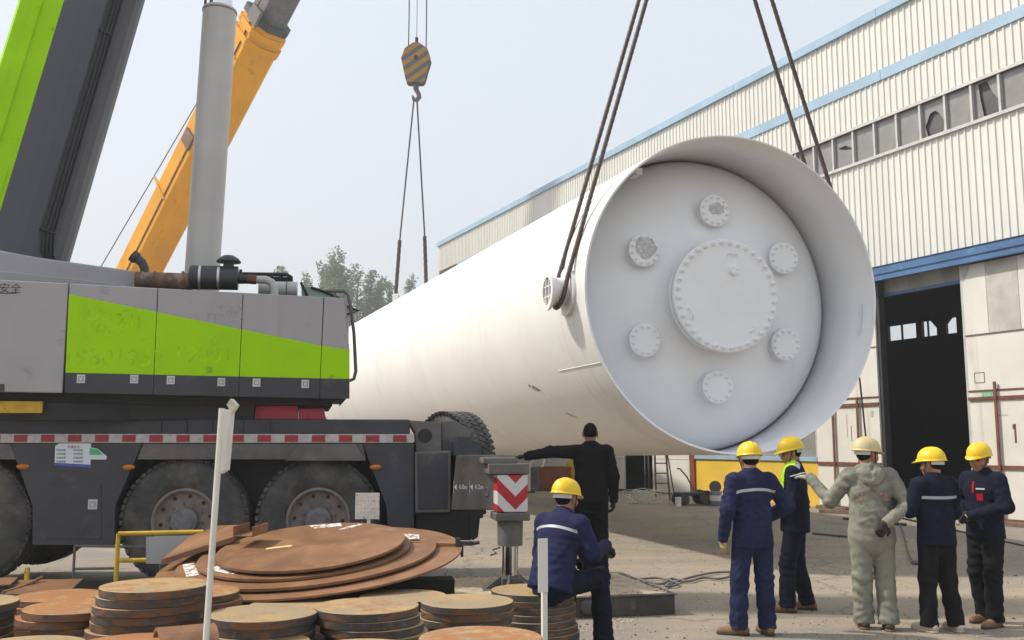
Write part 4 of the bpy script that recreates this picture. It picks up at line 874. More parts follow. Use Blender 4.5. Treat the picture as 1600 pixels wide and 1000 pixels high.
ORD = ['topmost', 'second', 'third', 'fourth', 'fifth', 'sixth', 'seventh', 'eighth', 'ninth', 'tenth', 'eleventh', 'twelfth', 'thirteenth', 'fourteenth', 'fifteenth', 'sixteenth']
def stack(x, y, wpx, where, scale=1.0, jit=.012, hints=None, seed=0, rust=.0):
    """a stack of blanks whose top disc is centred where the photograph shows it; the rest go down to the ground"""
    Y = 2 * DR * scale * F / wpx; p = at(x, y, Y); z = p.z; k = 0; rng = np.random.default_rng(seed + int(x * 7 + y)); ox = oy = 0.0
    while z > .001 and k < 16:
        z1 = max(0.0, z - DT)
        if z - DT < DT * .6: z1 = 0.0
        o = bpy.data.objects.new('steel_disc', DISCS[int(rng.integers(5))])
        dx, dy = (hints or {}).get(k, (rng.normal() * jit, rng.normal() * jit)); ox += dx; oy += dy
        o.location = (p.x + ox, p.y + oy, z - DT + .0008 * 0); o.rotation_euler = (0, 0, rng.uniform(0, 6.28)); sv = scale * (1 + rng.normal() * .012 if k else 1); o.scale = (sv, sv, 1); v_ = min(1, max(0, rust + rng.normal() * .2)); o.color = (v_, v_, v_, 1)
        link(o, None, '%s disc of the steel stack %s' % (ORD[k], where), 'steel disc', 'round steel blanks in stacks')
        z -= DT + .0015; k += 1
        if z < DT * .5: break
stack(242, 913, 158, 'behind the foot of the tall white post', hints={1: (-.02, .01), 2: (-.02, 0), 6: (-.05, -.05)}, seed=1, rust=0.25)
stack(124, 946, 152, 'in front of the low left pile', hints={1: (-.05, .02), 2: (.10, .03)}, seed=2, rust=0.75)
stack(100, 929, 128, 'at the left with an orange top disc', hints={1: (-.06, 0), 2: (-.03, 0), 3: (.0, 0)}, jit=.025, seed=3, rust=1.00)
stack(-58, 940, 152, 'cut by the left edge of the picture', seed=4)
stack(300, 925, 144, 'just right of and behind the white post', seed=5, rust=0.80)
stack(410, 957, 162, 'just right of the white post with a pale top', seed=6)
stack(462, 944, 136, 'behind the pale one right of the post', seed=7)
stack(575, 946, 157, 'at the bottom centre of the picture', hints={1: (.01, 0), 2: (.03, -.01), 3: (.03, 0)}, seed=8)
stack(632, 930, 131, 'partly hidden behind the bottom centre one', seed=9)
stack(730, 938, 140, 'in front of the outrigger jack', hints={2: (-.02, .02)}, seed=10)
stack(830, 921, 124, 'that the seated worker sits on', hints={2: (.02, 0), 5: (.015, 0)}, seed=11)
stack(752, 994, 186, 'nearest the thin white sign', hints={1: (-.02, .10)}, seed=12, rust=0.45)
stack(392, 1004, 172, 'lowest at the bottom edge right of the post', seed=13, rust=0.80)
stack(212, 1006, 178, 'lowest at the bottom edge left of the post', seed=14, rust=0.85)
stack(40, 1010, 176, 'lowest at the bottom left corner', seed=15)
stack(560, 1016, 184, 'at the very bottom edge below the centre one', seed=16)
# rolled offcut
c = at(290, 1004, 5.7); b = MB(); v = []; n = 14
for r in (.185, .165):
    for y in (-.16, .16):
        for i in range(n + 1): t = math.pi * (.02 + .75 * i / n); v.append((r * math.cos(t), y, r * math.sin(t)))
m_ = n + 1; f = []
for i in range(n): f += [(i, i + 1, m_ + i + 1, m_ + i), (2 * m_ + i + 1, 2 * m_ + i, 3 * m_ + i, 3 * m_ + i + 1), (i + 1, i, 2 * m_ + i, 2 * m_ + i + 1), (m_ + i, m_ + i + 1, 3 * m_ + i + 1, 3 * m_ + i)]
f += [(0, m_, 3 * m_, 2 * m_), (n, 2 * m_ + n, 3 * m_ + n, m_ + n)]
b.add(v, f, 0, False); o = b.build('curved_offcut', 'plate_rust', label='curved rusty plate offcut lying on discs beside the white post', cat='steel offcut'); o.location = (c.x, c.y, c.z - .09); o.rotation_euler = (0, 0, R_(-62))
# ------------------------------------------------------------------ pile of big plates
def big_disc(x, y, wpx, Y, r_tilt, th, label, seed, cut=None):
    r = wpx * Y / F / 2; p = at(x, y, Y); n = 96; b = MB(); v = []
    for rr_, z in ((r, -th), (r, 0)):
        for i in range(n):
            t = 2 * math.pi * i / n; X, Yy = rr_ * math.cos(t), rr_ * math.sin(t)
            if cut is not None: Yy = max(Yy, cut * r) if cut < 0 else Yy
            v.append((X, Yy, z))
    b.add(v, [(i, (i + 1) % n, (i + 1) % n + n, i + n) for i in range(n)], 0, False); b.add(v, [tuple(range(n - 1, -1, -1)), tuple(range(n, 2 * n))])
    o = b.build('steel_plate', 'plate_rust', label=label, cat='steel plate', group='big round plates in the pile', bevel=.004); o.location = p; o.rotation_euler = r_tilt; return o
tilt = (R_(6.5), R_(-3.6), 0)
big_disc(489, 872, 455, 8.9, tilt, .016, 'widest rusty round plate at the bottom of the big plate pile', 1)
p2 = big_disc(483, 866.5, 388, 8.86, tilt, .022, 'second round plate, its rim a step inside the widest plate', 2)
p3 = big_disc(478, 860, 318, 8.82, (R_(7.5), R_(-3.0), 0), .022, 'third round plate just below the topmost one in the pile', 3)
p4 = big_disc(487, 851, 283, 8.75, (R_(8.5), R_(-3.4), 0), .022, 'topmost round brown plate of the big pile with a yellow chalk mark', 4)
def mark(o, pts, m, name='chalk_mark'):
    b = MB(); b.add([(x, y, .0022) for x, y in pts], [tuple(range(len(pts)))]); b.build(name, m, o)
r4 = 283 * 8.75 / F / 2
mark(p4, [(-.40, -.02), (-.18, .03), (-.17, -.03), (-.39, -.085)], 'chalk_yellow'); mark(p4, [(-.18, r4 * .93), (.12, r4 * .96), (.16, r4 * .80), (-.10, r4 * .76)], 'chalk_white') ; mark(p4, [(.30, r4 * .86), (.36, r4 * .84), (.22, r4 * .62), (.14, r4 * .64)], 'chalk_white')
r3 = 318 * 8.82 / F / 2; mark(p3, [(-r3 * .80, -r3 * .52), (-r3 * .50, -r3 * .78), (-r3 * .44, -r3 * .70), (-r3 * .72, -r3 * .44)], 'chalk_white')
r2 = 388 * 8.86 / F / 2; mark(p2, [(-r2 * .97, -r2 * .08), (-r2 * .80, -r2 * .50), (-r2 * .72, -r2 * .46), (-r2 * .90, -r2 * .02)], 'chalk_white')
def slab(pts, z_th, name, label, m='plate_rust', cat='steel plate', group=None):
    """flat plate through measured corners"""
    b = MB(); n = len(pts); v = [Vector(p) for p in pts] + [Vector(p) - Vector((0, 0, z_th)) for p in pts]
    c = v[0].copy(); b.add([p - c for p in v], [tuple(range(n)), tuple(range(2 * n - 1, n - 1, -1))] + [(i, i + n, (i + 1) % n + n, (i + 1) % n) for i in range(n)]); o = b.build(name, m, label=label, cat=cat, group=group, bevel=.003); o.location = c; return o
lp = slab([at(252, 874, 8.75), at(366, 838, 8.95), at(372, 820, 9.7), at(340, 821, 9.9), at(296, 838, 9.5)], .05, 'steel_plate', 'thick plate with a straight cut edge at the left of the big pile', group='big round plates in the pile')
rp_ = slab([at(622, 846, 9.1), at(712, 849, 9.0), at(714, 843, 9.2), at(640, 829, 9.7), at(610, 833, 9.6)], .045, 'steel_plate', 'narrow plate sticking out right of the topmost round plate', group='big round plates in the pile')
b = MB(); b.add([(0, 0, 0)] * 0, []); 
q = [at(626, 843, 9.15), at(655, 843, 9.15), at(655, 836, 9.4), at(622, 833, 9.5)]; b.add([p - rp_.location + Vector((0, 0, .003)) for p in q], [(0, 1, 2, 3)]); b.build('chalk_mark', 'chalk_white', rp_)
b = MB(); c = at(722, 849, 9.0); b.bb(-.05, .10, -.02, .02, -.02, .02); b.bb(-.06, -.02, -.03, .03, -.05, .05); b.cyl((0, 0, 0), (0, 0, -.12), .014, n=8); b.cyl((.10, 0, 0), (.16, 0, .01), .018, n=8); o = b.build('plate_clamp', 'dark_steel', label='small dark clamp on the right tip of the narrow plate', cat='clamp', bevel=.004); o.location = c
b = MB(); c = at(392, 828, 8.9)
for y0, y1, z0, z1 in ((-.10, .10, -.04, -.028), (-.10, -.088, -.028, .05), (.088, .10, -.028, .05)): b.bb(-.14, .14, y0, y1, z0, z1)
o = b.build('channel_offcut', 'plate_rust', label='short rusty channel offcut lying on the back of the plate pile', cat='steel offcut', bevel=.004); o.location = c; o.rotation_euler = (0, R_(-4), R_(90 - 14))
for i, (x, Y, w) in enumerate(((330, 8.5, .9), (470, 9.0, 1.5), (600, 9.2, 1.3))):
    b = MB(); c = at(x, 930, Y); h = (.34, .40, .46)[i]; b.bb(-w / 2, w / 2, -.12, .12, 0, h); o = b.build('timber_block', 'timber_dark', label=('dark timber bearer under the left of the plate pile', 'dark timber bearer under the middle of the plate pile', 'dark timber bearer under the right of the plate pile')[i], cat='timber', bevel=.01); o.location = (c.x, Y, 0); o.rotation_euler = (0, 0, R_(8))
# flat offcuts at the lower left
slab([at(8, 927, 8.3), at(102, 929, 8.3), at(130, 904, 9.6), at(30, 906, 9.6)], .012, 'flat_offcut', 'brown flat plate lying at the lower left behind the stacks', cat='steel offcut')
slab([at(-30, 915, 8.6), at(16, 913, 8.7), at(28, 902, 9.4), at(-30, 903, 9.4)], .012, 'flat_offcut', 'dark flat plate at the left edge behind the stacks', cat='steel offcut')
b = MB(); a0, a1 = at(4, 926, 8.4), at(66, 902, 9.4); b.tube([a0, (a0 + a1) / 2 - Vector((0, 0, .02)), a1], .016, 6); b.build('steel_rod', 'plate_rust', label='thin rusty rod lying across the flat plate at lower left', cat='rod')
b = MB(); a0 = at(43, 887, 10.2); b.cyl((a0.x, a0.y, 0), a0, .025, n=10); b.build('short_post', 'rail_yellow', label='short brownish yellow post stub at the far left', cat='post')
for i, (x, y, Y) in enumerate(((60, 960, 8.2), (350, 925, 9.4), (480, 935, 8.9))):
    pass
# ------------------------------------------------------------------ railings, posts, signs
def rail(name, label, m, segs, r, cat='railing'):
    t = thing(name, label, cat, (segs[0][0].x, segs[0][0].y, 0)); O_ = t.location
    for nm, *pts in [(('post' if abs(s[0].z - s[1].z) > .2 else 'rail'), *s) for s in segs]:
        b = MB(); b.tube([p - O_ for p in pts], r, 10); b.build(nm, m, t)
    return t
def g0(p): return Vector((p.x, p.y, 0))
A0, A1 = at(185, 834, 9.75), at(318, 831, 9.85); B0, B1 = at(186, 876, 9.75), at(318, 873, 9.85)
yr = rail('yellow_railing', 'yellow pipe railing with a grey board in front of the crane wheel', 'rail_yellow', [(A0, g0(A0)), (A1, g0(A1)), (A0, A1), (B0, B1)], .022)
b = MB(); c0, c1, c2, c3 = at(228, 839, 9.74), at(312, 836, 9.82), at(312, 880, 9.82), at(228, 881, 9.74); b.add([p - yr.location for p in (c0, c1, c2, c3)] + [p - yr.location + Vector((0, .012, 0)) for p in (c0, c1, c2, c3)], [(0, 1, 2, 3), (7, 6, 5, 4), (0, 4, 5, 1), (2, 6, 7, 3), (1, 5, 6, 2), (3, 7, 4, 0)]); b.build('board', 'board_gray', yr)
A0, A1 = at(117, 853, 10.6), at(252, 855, 10.7); B0, B1 = at(117, 889, 10.6), at(182, 888, 10.65); rail('grey_railing', 'thin dark railing left of the yellow one, under the crane', 'rail_gray', [(A0, g0(A0)), (A1, g0(A1)), (A0, A1), (B0, B1)], .014)
# tall white post with a bent plate at its head
T0, T1 = at(321, 1010, 5.2), at(347, 638, 5.15); T0 = T1 + (T0 - T1) * ((T1.z) / (T1.z - T0.z))
pt = thing('white_post', 'tall leaning white steel post with a bent strip at its head', 'post', T0)
b = MB(); d = T1 - T0; n = 2; w = .017
b.tube([Vector((0, 0, 0)), d * .5, d], .019, 4); b.build('shaft', 'post_white', pt)
q = [at(344, 740, 5.12), at(353, 734, 5.13), at(361, 642, 5.12), at(350, 640, 5.12)]; tip = [at(354, 632, 5.10), at(360, 623, 5.07), at(369, 633, 5.09), at(361, 646, 5.11)]
b = MB(); v = [p - T0 for p in q] + [p - T0 + Vector((.012, .03, 0)) for p in q]; b.add(v, [(0, 1, 2, 3), (7, 6, 5, 4), (0, 4, 5, 1), (1, 5, 6, 2), (2, 6, 7, 3), (3, 7, 4, 0)]); b.build('bent_strip', 'post_white', pt)
b = MB(); v = [p - T0 for p in tip] + [p - T0 + Vector((.010, .028, .0)) for p in tip]; b.add(v, [(0, 1, 2, 3), (7, 6, 5, 4), (0, 4, 5, 1), (1, 5, 6, 2), (2, 6, 7, 3), (3, 7, 4, 0)]); b.build('bent_tip', 'sign_checker', pt)
def sign(name, label, x, ytop, ybot, Y, w, m, post_x, ybase, yaw=0.0, thick=.006):
    p0, p1 = at(x, ytop, Y), at(x, ybot, Y); t = thing(name, label, 'sign', (p0.x, p0.y, 0), yaw); wm = w * Y / F
    b = MB(); b.bb(-wm / 2, wm / 2, -.02 - thick, -.02, p1.z, p0.z); b.build('plate', m, t, bevel=.002)
    xo = (post_x - x) * Y / F; b = MB(); b.bb(xo - .016, xo + .016, -.018, .014, 0, p0.z - .04); b.build('post', 'post_white', t); return t
sg = sign('small_sign', 'small square weathered sign on a post in front of the rear crane wheel', 575, 770, 811, 9.6, 37, 'sign_checker', 577, 840)
for k in range(7):
    for j in range(6):
        if random.random() < .8:
            z = at(575, 776 + j * 6, 9.6).z; b = MB(); b.bb(-.1 + k * .034, -.1 + k * .034 + random.uniform(.006, .014), -.0275, -.0265, z - .012, z + .008); b.build('print_mark', 'door_aged', sg)
sign('narrow_sign', 'thin white sign seen almost edge on beside the seated worker', 846, 841, 925, 6.3, 16, 'post_white', 850, 1010, R_(20))
# ------------------------------------------------------------------ steel mat under the outrigger
m0, m1 = ground_at(891, 967), ground_at(1055, 960); ang = math.atan2(m1.y - m0.y, m1.x - m0.x); mt = thing('outrigger_mat', 'flat dark steel box mat covered with sand, under the outrigger jack', 'mat', (m1.x, m1.y, 0), ang)
Lm, Wm, Hm = 3.2, 1.7, .205
b = MB(); b.bb(-Lm, 0, 0, Wm, 0, Hm - .012); b.build('box', 'mat_steel', mt, bevel=.006); b = MB(); b.bb(-Lm - .02, .02, -.02, Wm + .02, Hm - .012, Hm); b.build('top_plate', 'mat_steel', mt, bevel=.003)
b = MB(); n = 26; v = []; rng = np.random.default_rng(5)
for j in range(n + 1):
    for i in range(n + 1):
        u, w = i / n, j / n; e = min(u, 1 - u, w, 1 - w); v.append((-Lm + .05 + (Lm - .1) * u, .05 + (Wm - .1) * w, Hm + .001 + min(.028, e * .25) * (0.35 + .65 * rng.random())))
b.add(v, [(j * (n + 1) + i, j * (n + 1) + i + 1, (j + 1) * (n + 1) + i + 1, (j + 1) * (n + 1) + i) for j in range(n) for i in range(n)], 0, True); b.build('sand_layer', 'sand', mt)
b = MB(); b.lathe([(.085, 0), (.08, .02), (.04, .03), (.001, .03)], 18, (0, -1, 0), (-.93, -.001, .10)); b.build('lifting_eye', 'mat_steel', mt)
# gravel and grit lying about
def grit(name, label, n, area, s0, s1, m, zf=lambda x, y: 0.0, seed=3):
    rng = np.random.default_rng(seed); V = []; Fc = []
    for i in range(n):
        x, y = area(rng); s = rng.uniform(s0, s1) * (1 if rng.random() < .9 else 1.8); z = zf(x, y); b0 = len(V); a = rng.uniform(0, 6.28)
        for k in range(4): V.append((x + s * math.cos(a + k * 1.57) * rng.uniform(.6, 1), y + s * math.sin(a + k * 1.57) * rng.uniform(.6, 1), z + s * .15 * rng.random()))
        V.append((x + s * .2 * rng.normal(), y, z + s * rng.uniform(.4, .8)))
        Fc += [(b0, b0 + 1, b0 + 4), (b0 + 1, b0 + 2, b0 + 4), (b0 + 2, b0 + 3, b0 + 4), (b0 + 3, b0, b0 + 4)]
    MB().add(V, Fc).build(name, m, label=label, kind='stuff')
grit('gravel', 'fine grit scattered over the yard', 9000, lambda r: (r.uniform(-3, 9), 7.5 + 18 * r.random() ** 1.8), .004, .013, 'sand', seed=3)
cA, sA = math.cos(ang), math.sin(ang)
def mat_area(r): u, w = -r.uniform(0, Lm), r.uniform(.0, Wm); return (m1.x + u * cA - w * sA, m1.y + u * sA + w * cA)
grit('gravel', 'gravel lying on the steel mat', 1500, mat_area, .008, .022, 'sand', lambda x, y: Hm + .012, 4)
grit('gravel', 'loose grit in front of the mat and under the plates', 2500, lambda r: (r.uniform(-3.2, 1.2), r.uniform(9.0, 10.6)), .006, .018, 'sand', seed=9)
grit('gravel', 'dark specks of scale and dirt scattered over the yard', 3500, lambda r: (r.uniform(-2, 9), 7.8 + 16 * r.random() ** 1.6), .005, .016, 'mat_steel', seed=12)
# ------------------------------------------------------------------ things along the hall
def rope_on_ground(name, label, pts, r, m, cat='cable'):
    P = []; n = len(pts)
    for i in range(n - 1):
        p0, p1, p2, p3 = pts[max(i - 1, 0)], pts[i], pts[i + 1], pts[min(i + 2, n - 1)]
        for k in range(8):
            t = k / 8; P.append(.5 * ((2 * p1) + (p2 - p0) * t + (2 * p0 - 5 * p1 + 4 * p2 - p3) * t * t + (3 * p1 - p0 - 3 * p2 + p3) * t ** 3))
    b = MB(); b.tube([Vector((p.x, p.y, max(p.z, r))) for p in P], r, 6); return b.build(name, m, label=label, cat=cat)
gp = lambda L, z=.03: [ground_at(x, y) + Vector((0, 0, z if isinstance(z, float) else 0)) for x, y in L]
rope_on_ground('cable', 'grey rope lying in loops on the ground behind the steel mat', gp([(970, 898), (985, 905), (1010, 912), (1035, 916), (1050, 908), (1075, 912), (1100, 906), (1125, 908), (1150, 902)]), .016, 'rail_gray')
rope_on_ground('cable', 'second strand of grey rope tangled behind the steel mat', gp([(972, 903), (1000, 908), (1030, 907), (1060, 916), (1040, 920), (1068, 909), (1110, 899), (1145, 897)]), .015, 'rail_gray')
rope_on_ground('cable', 'thin dark cable on the ground behind the grey coverall worker', gp([(1350, 806), (1400, 815), (1420, 868), (1428, 882), (1436, 884)]), .012, 'rope_dark')
rope_on_ground('cable', 'thin dark cable along the ground in front of the yellow wall', gp([(1270, 836), (1310, 840), (1345, 843)]), .02, 'rope_dark'); rope_on_ground('cable', 'dark cable near the open doorway on the ground', gp([(1318, 812), (1370, 818), (1420, 822)]), .03, 'rope_dark')
b = MB(); c = ground_at(1432, 882); b.lathe([(.07, 0), (.08, .03), (.05, .06), (.001, .065)], 12); o = b.build('cable_clump', 'rail_gray', label='small grey clump at the end of the thin cable', cat='clump'); o.location = c
gc = ground_at(1007, 787); P = []
rng = np.random.default_rng(3)
for k in range(13):
    for i in range(12):
        t = 2 * math.pi * i / 12 + k; P.append(Vector((gc.x + .42 * math.cos(t) * (1 + .35 * math.sin(k * 1.7)) + .12 * math.sin(k), gc.y + .3 * math.sin(t) + .1 * math.cos(k * 2), .02 + .20 * (1 + math.sin(t * 1.0 + k * 2.4)) * (1 - .012 * k))))
b = MB(); b.tube(P, .0085, 4); b.build('string_heap', 'string_white', label='tangled heap of white cord on the ground near the ladder', cat='cord')
# ladder
ld = ground_at(1036, 782); t = thing('ladder', 'dark leaning step ladder against the white door leaf', 'ladder', (ld.x, ld.y, 0), R_(20))
for sx in (-.24, .24):
    b = MB(); b.tube([(sx, 0, 0), (sx * .72 + .10, .35, 2.2)], .032, 4); b.build('rail', 'ladder_wood', t)
for k in range(7):
    f_ = (k + .7) / 7.2; b = MB(); b.tube([(-.24 * (1 - .28 * f_) + .1 * f_, .35 * f_, 2.2 * f_), (.24 * (1 - .28 * f_) + .1 * f_, .35 * f_, 2.2 * f_)], .02, 6); b.build('rung', 'ladder_wood', t)
b = MB(); b.tube([(.30, .2, 1.4), (.75, .6, .02)], .022, 5); b.build('brace', 'ladder_wood', t)
# trolley
cl, cr = ground_at(1064, 790), ground_at(1098, 788); t = thing('trolley', 'low dark hand trolley with small wheels by the yellow wall', 'trolley', ((cl.x + cr.x) / 2, (cl.y + cr.y) / 2, 0), R_(10))
b = MB(); b.bb(-.42, .36, -.3, .3, .28, .36); b.build('bed', 'dark_steel', t, bevel=.01); b = MB(); b.tube([(.1, 0, .36), (-.12, .05, .8), (-.30, .1, 1.02), (-.38, .1, 1.02)], .022, 6); b.build('handle', 'rail_gray', t)
for x, y, r in ((.34, -.28, .21), (.34, .28, .21), (-.34, -.28, .16), (-.34, .28, .16)): b = MB(); b.cyl((x, y - .04, r), (x, y + .04, r), r, n=20); b.build('wheel', 'tyre_rubber', t, bevel=.02)
b = MB(); b.cyl((0, 0, 0), (0, 0, .25), .085, n=16); o = b.build('paint_can', 'white_plain', label='small white can beside the left trolley wheel', cat='can', bevel=.01); cc = ground_at(1060, 791); o.location = cc
cc = ground_at(1119, 790); t = thing('paint_bucket', 'blue grey paint bucket with its lid standing up, by the yellow wall', 'bucket', cc)
b = MB(); b.lathe([(.001, .005), (.16, .005), (.175, .38), (.185, .39), (.18, .40), (.16, .38), (.001, .36)], 24); b.build('pail', 'bucket_blue', t); b = MB(); b.cyl((0, .05, .52), (.0, .075, .52), .17, n=24); b.build('lid', 'rail_gray', t); b = MB(); b.lathe([(.178, .14), (.18, .15), (.181, .28), (.18, .29)], 24); b.build('label_band', 'white_plain', t)
# rusty bin and pale things beyond the jack
cc = ground_at(866, 767); t = thing('steel_bin', 'rust red steel bin standing far behind the outrigger jack', 'bin', (cc.x, cc.y, 0), R_(8))
b = MB(); wB, hB, dB = 1.3, .88, 1.0
b.bb(-wB / 2, wB / 2, -.03, .0, .05, hB); b.bb(-wB / 2, wB / 2, dB, dB + .03, .05, hB); b.bb(-wB / 2, -wB / 2 + .03, 0, dB, .05, hB); b.bb(wB / 2 - .03, wB / 2, 0, dB, .05, hB); b.bb(-wB / 2, wB / 2, 0, dB, .05, .1); b.build('walls', 'box_rust', t)
for x in (-wB / 2 + .06, wB / 2 - .06): b = MB(); b.bb(x - .05, x + .05, -.02, .06, 0, .05); b.build('foot', 'dark_steel', t)
b = MB(); b.tube([(-.5, .1, hB - .2), (-.3, .2, hB + .35), (-.1, .4, hB + .2)], .04, 6); b.build('scrap_bar', 'door_white', t)
cc = ground_at(833, 770); t = thing('pipe_stand', 'pale bent pipe stand left of the rust red bin', 'stand', (cc.x, cc.y, 0))
b = MB(); b.tube([(-.15, 0, 0), (-.15, 0, .95), (.1, .05, 1.3), (.3, .1, 1.35)], .06, 8); b.build('pipe', 'door_white', t); b = MB(); b.bb(-.35, .05, -.2, .25, .0, .06); b.build('foot', 'dark_steel', t); b = MB(); b.bb(-.25, .2, .2, .5, .06, .9); b.build('panel', 'rail_gray', t, bevel=.03)
cc = ground_at(905, 762); b = MB(); b.lathe([(.5, 0), (.52, .5), (.5, 1.0), (.35, 1.2), (.001, 1.25)], 28); o = b.build('yellow_tank', 'rail_yellow', label='rounded yellow tank behind the rust red bin', cat='tank'); o.location = cc
# timber skids before the hall doors
for i, (x, y, L) in enumerate(((1300, 797, 1.4), (1312, 803, 1.1), (1570, 822, 1.2))):
    cc = ground_at(x, y); b = MB(); b.bb(-L / 2, L / 2, -.06, .06, 0, .09); o = b.build('timber_skid', 'ladder_wood', label=('brown timber skid at the foot of the left door leaf', 'second brown timber skid just in front of the left door leaf', 'brown timber skid at the foot of the right door leaf')[i], cat='timber', bevel=.006); o.location = cc; o.rotation_euler = (0, 0, math.pi / 2 + AN + (-.2, .25, .02)[i])
# ------------------------------------------------------------------ people: each garment and body is one smooth surface grown from the pose
def V3(*a): return np.array(a, float)
class Field:
    def __init__(s, h, k=.03): s.p = []; s.h = h; s.k = k; s.cuts = []; s.foci = []
    def cap(s, a, b, ra, rb=None, n=None, f=1.0, k=None, sub=False):
        s.p.append((np.array(a, float), np.array(b, float), ra, ra if rb is None else rb, None if n is None else np.array(n, float) / np.linalg.norm(n), f, s.k if k is None else k, sub)); return s
    def ball(s, c, r, n=None, f=1.0, k=None, sub=False): return s.cap(c, c, r, r, n, f, k, sub)
    def cut(s, p, n): s.cuts.append((np.array(p, float), np.array(n, float) / np.linalg.norm(n))); return s      # keep the side the normal points away from
    def mesh(s, name, matname, wrinkle=0.0, seed=0, wz=1.0):
        h = s.h; lo = np.min([np.minimum(a, b) - max(ra, rb) for a, b, ra, rb, *_ in s.p], 0) - .05; hi = np.max([np.maximum(a, b) + max(ra, rb) for a, b, ra, rb, *_ in s.p], 0) + .05
        N = np.ceil((hi - lo) / h).astype(int) + 1; val = np.full(N, .12, np.float32)
        ax = [lo[i] + h * np.arange(N[i]) for i in range(3)]
        for a, b, ra, rb, n, f, k, sub in s.p:
            m = max(ra, rb) + .09; i0 = np.maximum(0, np.floor((np.minimum(a, b) - m - lo) / h).astype(int)); i1 = np.minimum(N, np.ceil((np.maximum(a, b) + m - lo) / h).astype(int) + 1)
            X, Y, Z = np.meshgrid(*[ax[i][i0[i]:i1[i]] for i in range(3)], indexing='ij'); P = np.stack([X, Y, Z], -1) - a; d = b - a
            if n is not None:
                P = P + n * ((P @ n)[..., None] * (f - 1)); d = d + n * ((d @ n) * (f - 1))
            L = d @ d; t = np.clip((P @ d) / L, 0, 1) if L > 1e-9 else np.zeros(P.shape[:3])
            D = np.linalg.norm(P - t[..., None] * d, axis=-1) - (ra + (rb - ra) * t)
            sl = tuple(slice(i0[i], i1[i]) for i in range(3)); cur = val[sl]
            if sub:
                hh = np.clip(.5 - .5 * (cur + D) / k, 0, 1); val[sl] = cur * (1 - hh) + (-D) * hh + k * hh * (1 - hh)
            else:
                hh = np.clip(.5 + .5 * (cur - D) / k, 0, 1); val[sl] = cur * (1 - hh) + D * hh - k * hh * (1 - hh)
        if wrinkle or s.cuts: X, Y, Z = np.meshgrid(*ax, indexing='ij')
        if wrinkle:
            rng = np.random.default_rng(seed); w = np.zeros(N, np.float32); wt = np.full(N, .30, np.float32); X = X.astype(np.float32); Y = Y.astype(np.float32); Z = Z.astype(np.float32)
            for c, rad in s.foci: wt += np.exp(-((X - c[0]) ** 2 + (Y - c[1]) ** 2 + (Z - c[2]) ** 2) / rad ** 2)
            for i in range(6):                       # creases: narrow folds with flat cloth between
                q = rng.normal(size=3) * V3(1, 1, 1.5 * wz); q *= rng.uniform(22, 52) / np.linalg.norm(q); ph = rng.uniform(0, 6.28); q2 = rng.normal(size=3) * 11; q3 = rng.normal(size=3) * 9; p3 = rng.uniform(0, 6.28)
                f_ = np.sin(X * q[0] + Y * q[1] + Z * q[2] + ph + 1.3 * np.sin(X * q2[0] + Y * q2[1] + Z * q2[2]))
                w += (np.abs(f_) ** 2.2 * -1 + .35) * np.clip(.5 + np.sin(X * q3[0] + Y * q3[1] + Z * q3[2] + p3), 0, 1)
            val = val + wrinkle * w * np.minimum(wt, 1.25)
        for p, n in s.cuts: val = np.maximum(val, ((X - p[0]) * n[0] + (Y - p[1]) * n[1] + (Z - p[2]) * n[2]).astype(np.float32))
        val[0] = val[-1] = .1; val[:, 0] = val[:, -1] = .1; val[:, :, 0] = val[:, :, -1] = .1
        acc = np.zeros((*(N - 1), 3)); cnt = np.zeros(N - 1); quads = []
        ins = val < 0
        for A in range(3):
            s0 = [slice(None)] * 3; s1 = [slice(None)] * 3; s0[A] = slice(0, -1); s1[A] = slice(1, None)
            cr = ins[tuple(s0)] != ins[tuple(s1)]; I = np.argwhere(cr); v0 = val[tuple(s0)][cr]; v1 = val[tuple(s1)][cr]; t = v0 / (v0 - v1)
            P = I.astype(float); P[:, A] += t; B, C = (A + 1) % 3, (A + 2) % 3
            cells = []
            for db, dc in ((0, 0), (-1, 0), (-1, -1), (0, -1)):
                J = I.copy(); J[:, B] += db; J[:, C] += dc; cells.append(J); np.add.at(acc, tuple(J.T), P); np.add.at(cnt, tuple(J.T), 1)
            quads.append((cells, ins[tuple(s0)][cr]))
        ids = np.full(N - 1, -1); on = cnt > 0; ids[on] = np.arange(on.sum()); V = lo + h * acc[on] / cnt[on][:, None]; Fs = []
        for cells, flip in quads:
            q = np.stack([ids[tuple(J.T)] for J in cells], 1); q[~flip] = q[~flip][:, ::-1]; Fs.append(q)
        Fq = np.concatenate(Fs); me = bpy.data.meshes.new(name); nv, nf = len(V), len(Fq)
        me.vertices.add(nv); me.vertices.foreach_set('co', V.astype(np.float32).ravel()); me.loops.add(nf * 4); me.polygons.add(nf)
        me.loops.foreach_set('vertex_index', Fq.ravel().astype(np.int32)); me.polygons.foreach_set('loop_start', np.arange(0, nf * 4, 4, dtype=np.int32)); me.polygons.foreach_set('use_smooth', np.ones(nf, bool))
        me.materials.append(MATS[matname]); me.update(); me.validate(); return me
    def obj(s, name, matname, parent, wrinkle=0.0, seed=0, wz=1.0): return link(bpy.data.objects.new(name, s.mesh(name, matname, wrinkle, seed, wz)), parent)
def nrm(v): v = np.array(v, float); return v / np.linalg.norm(v)
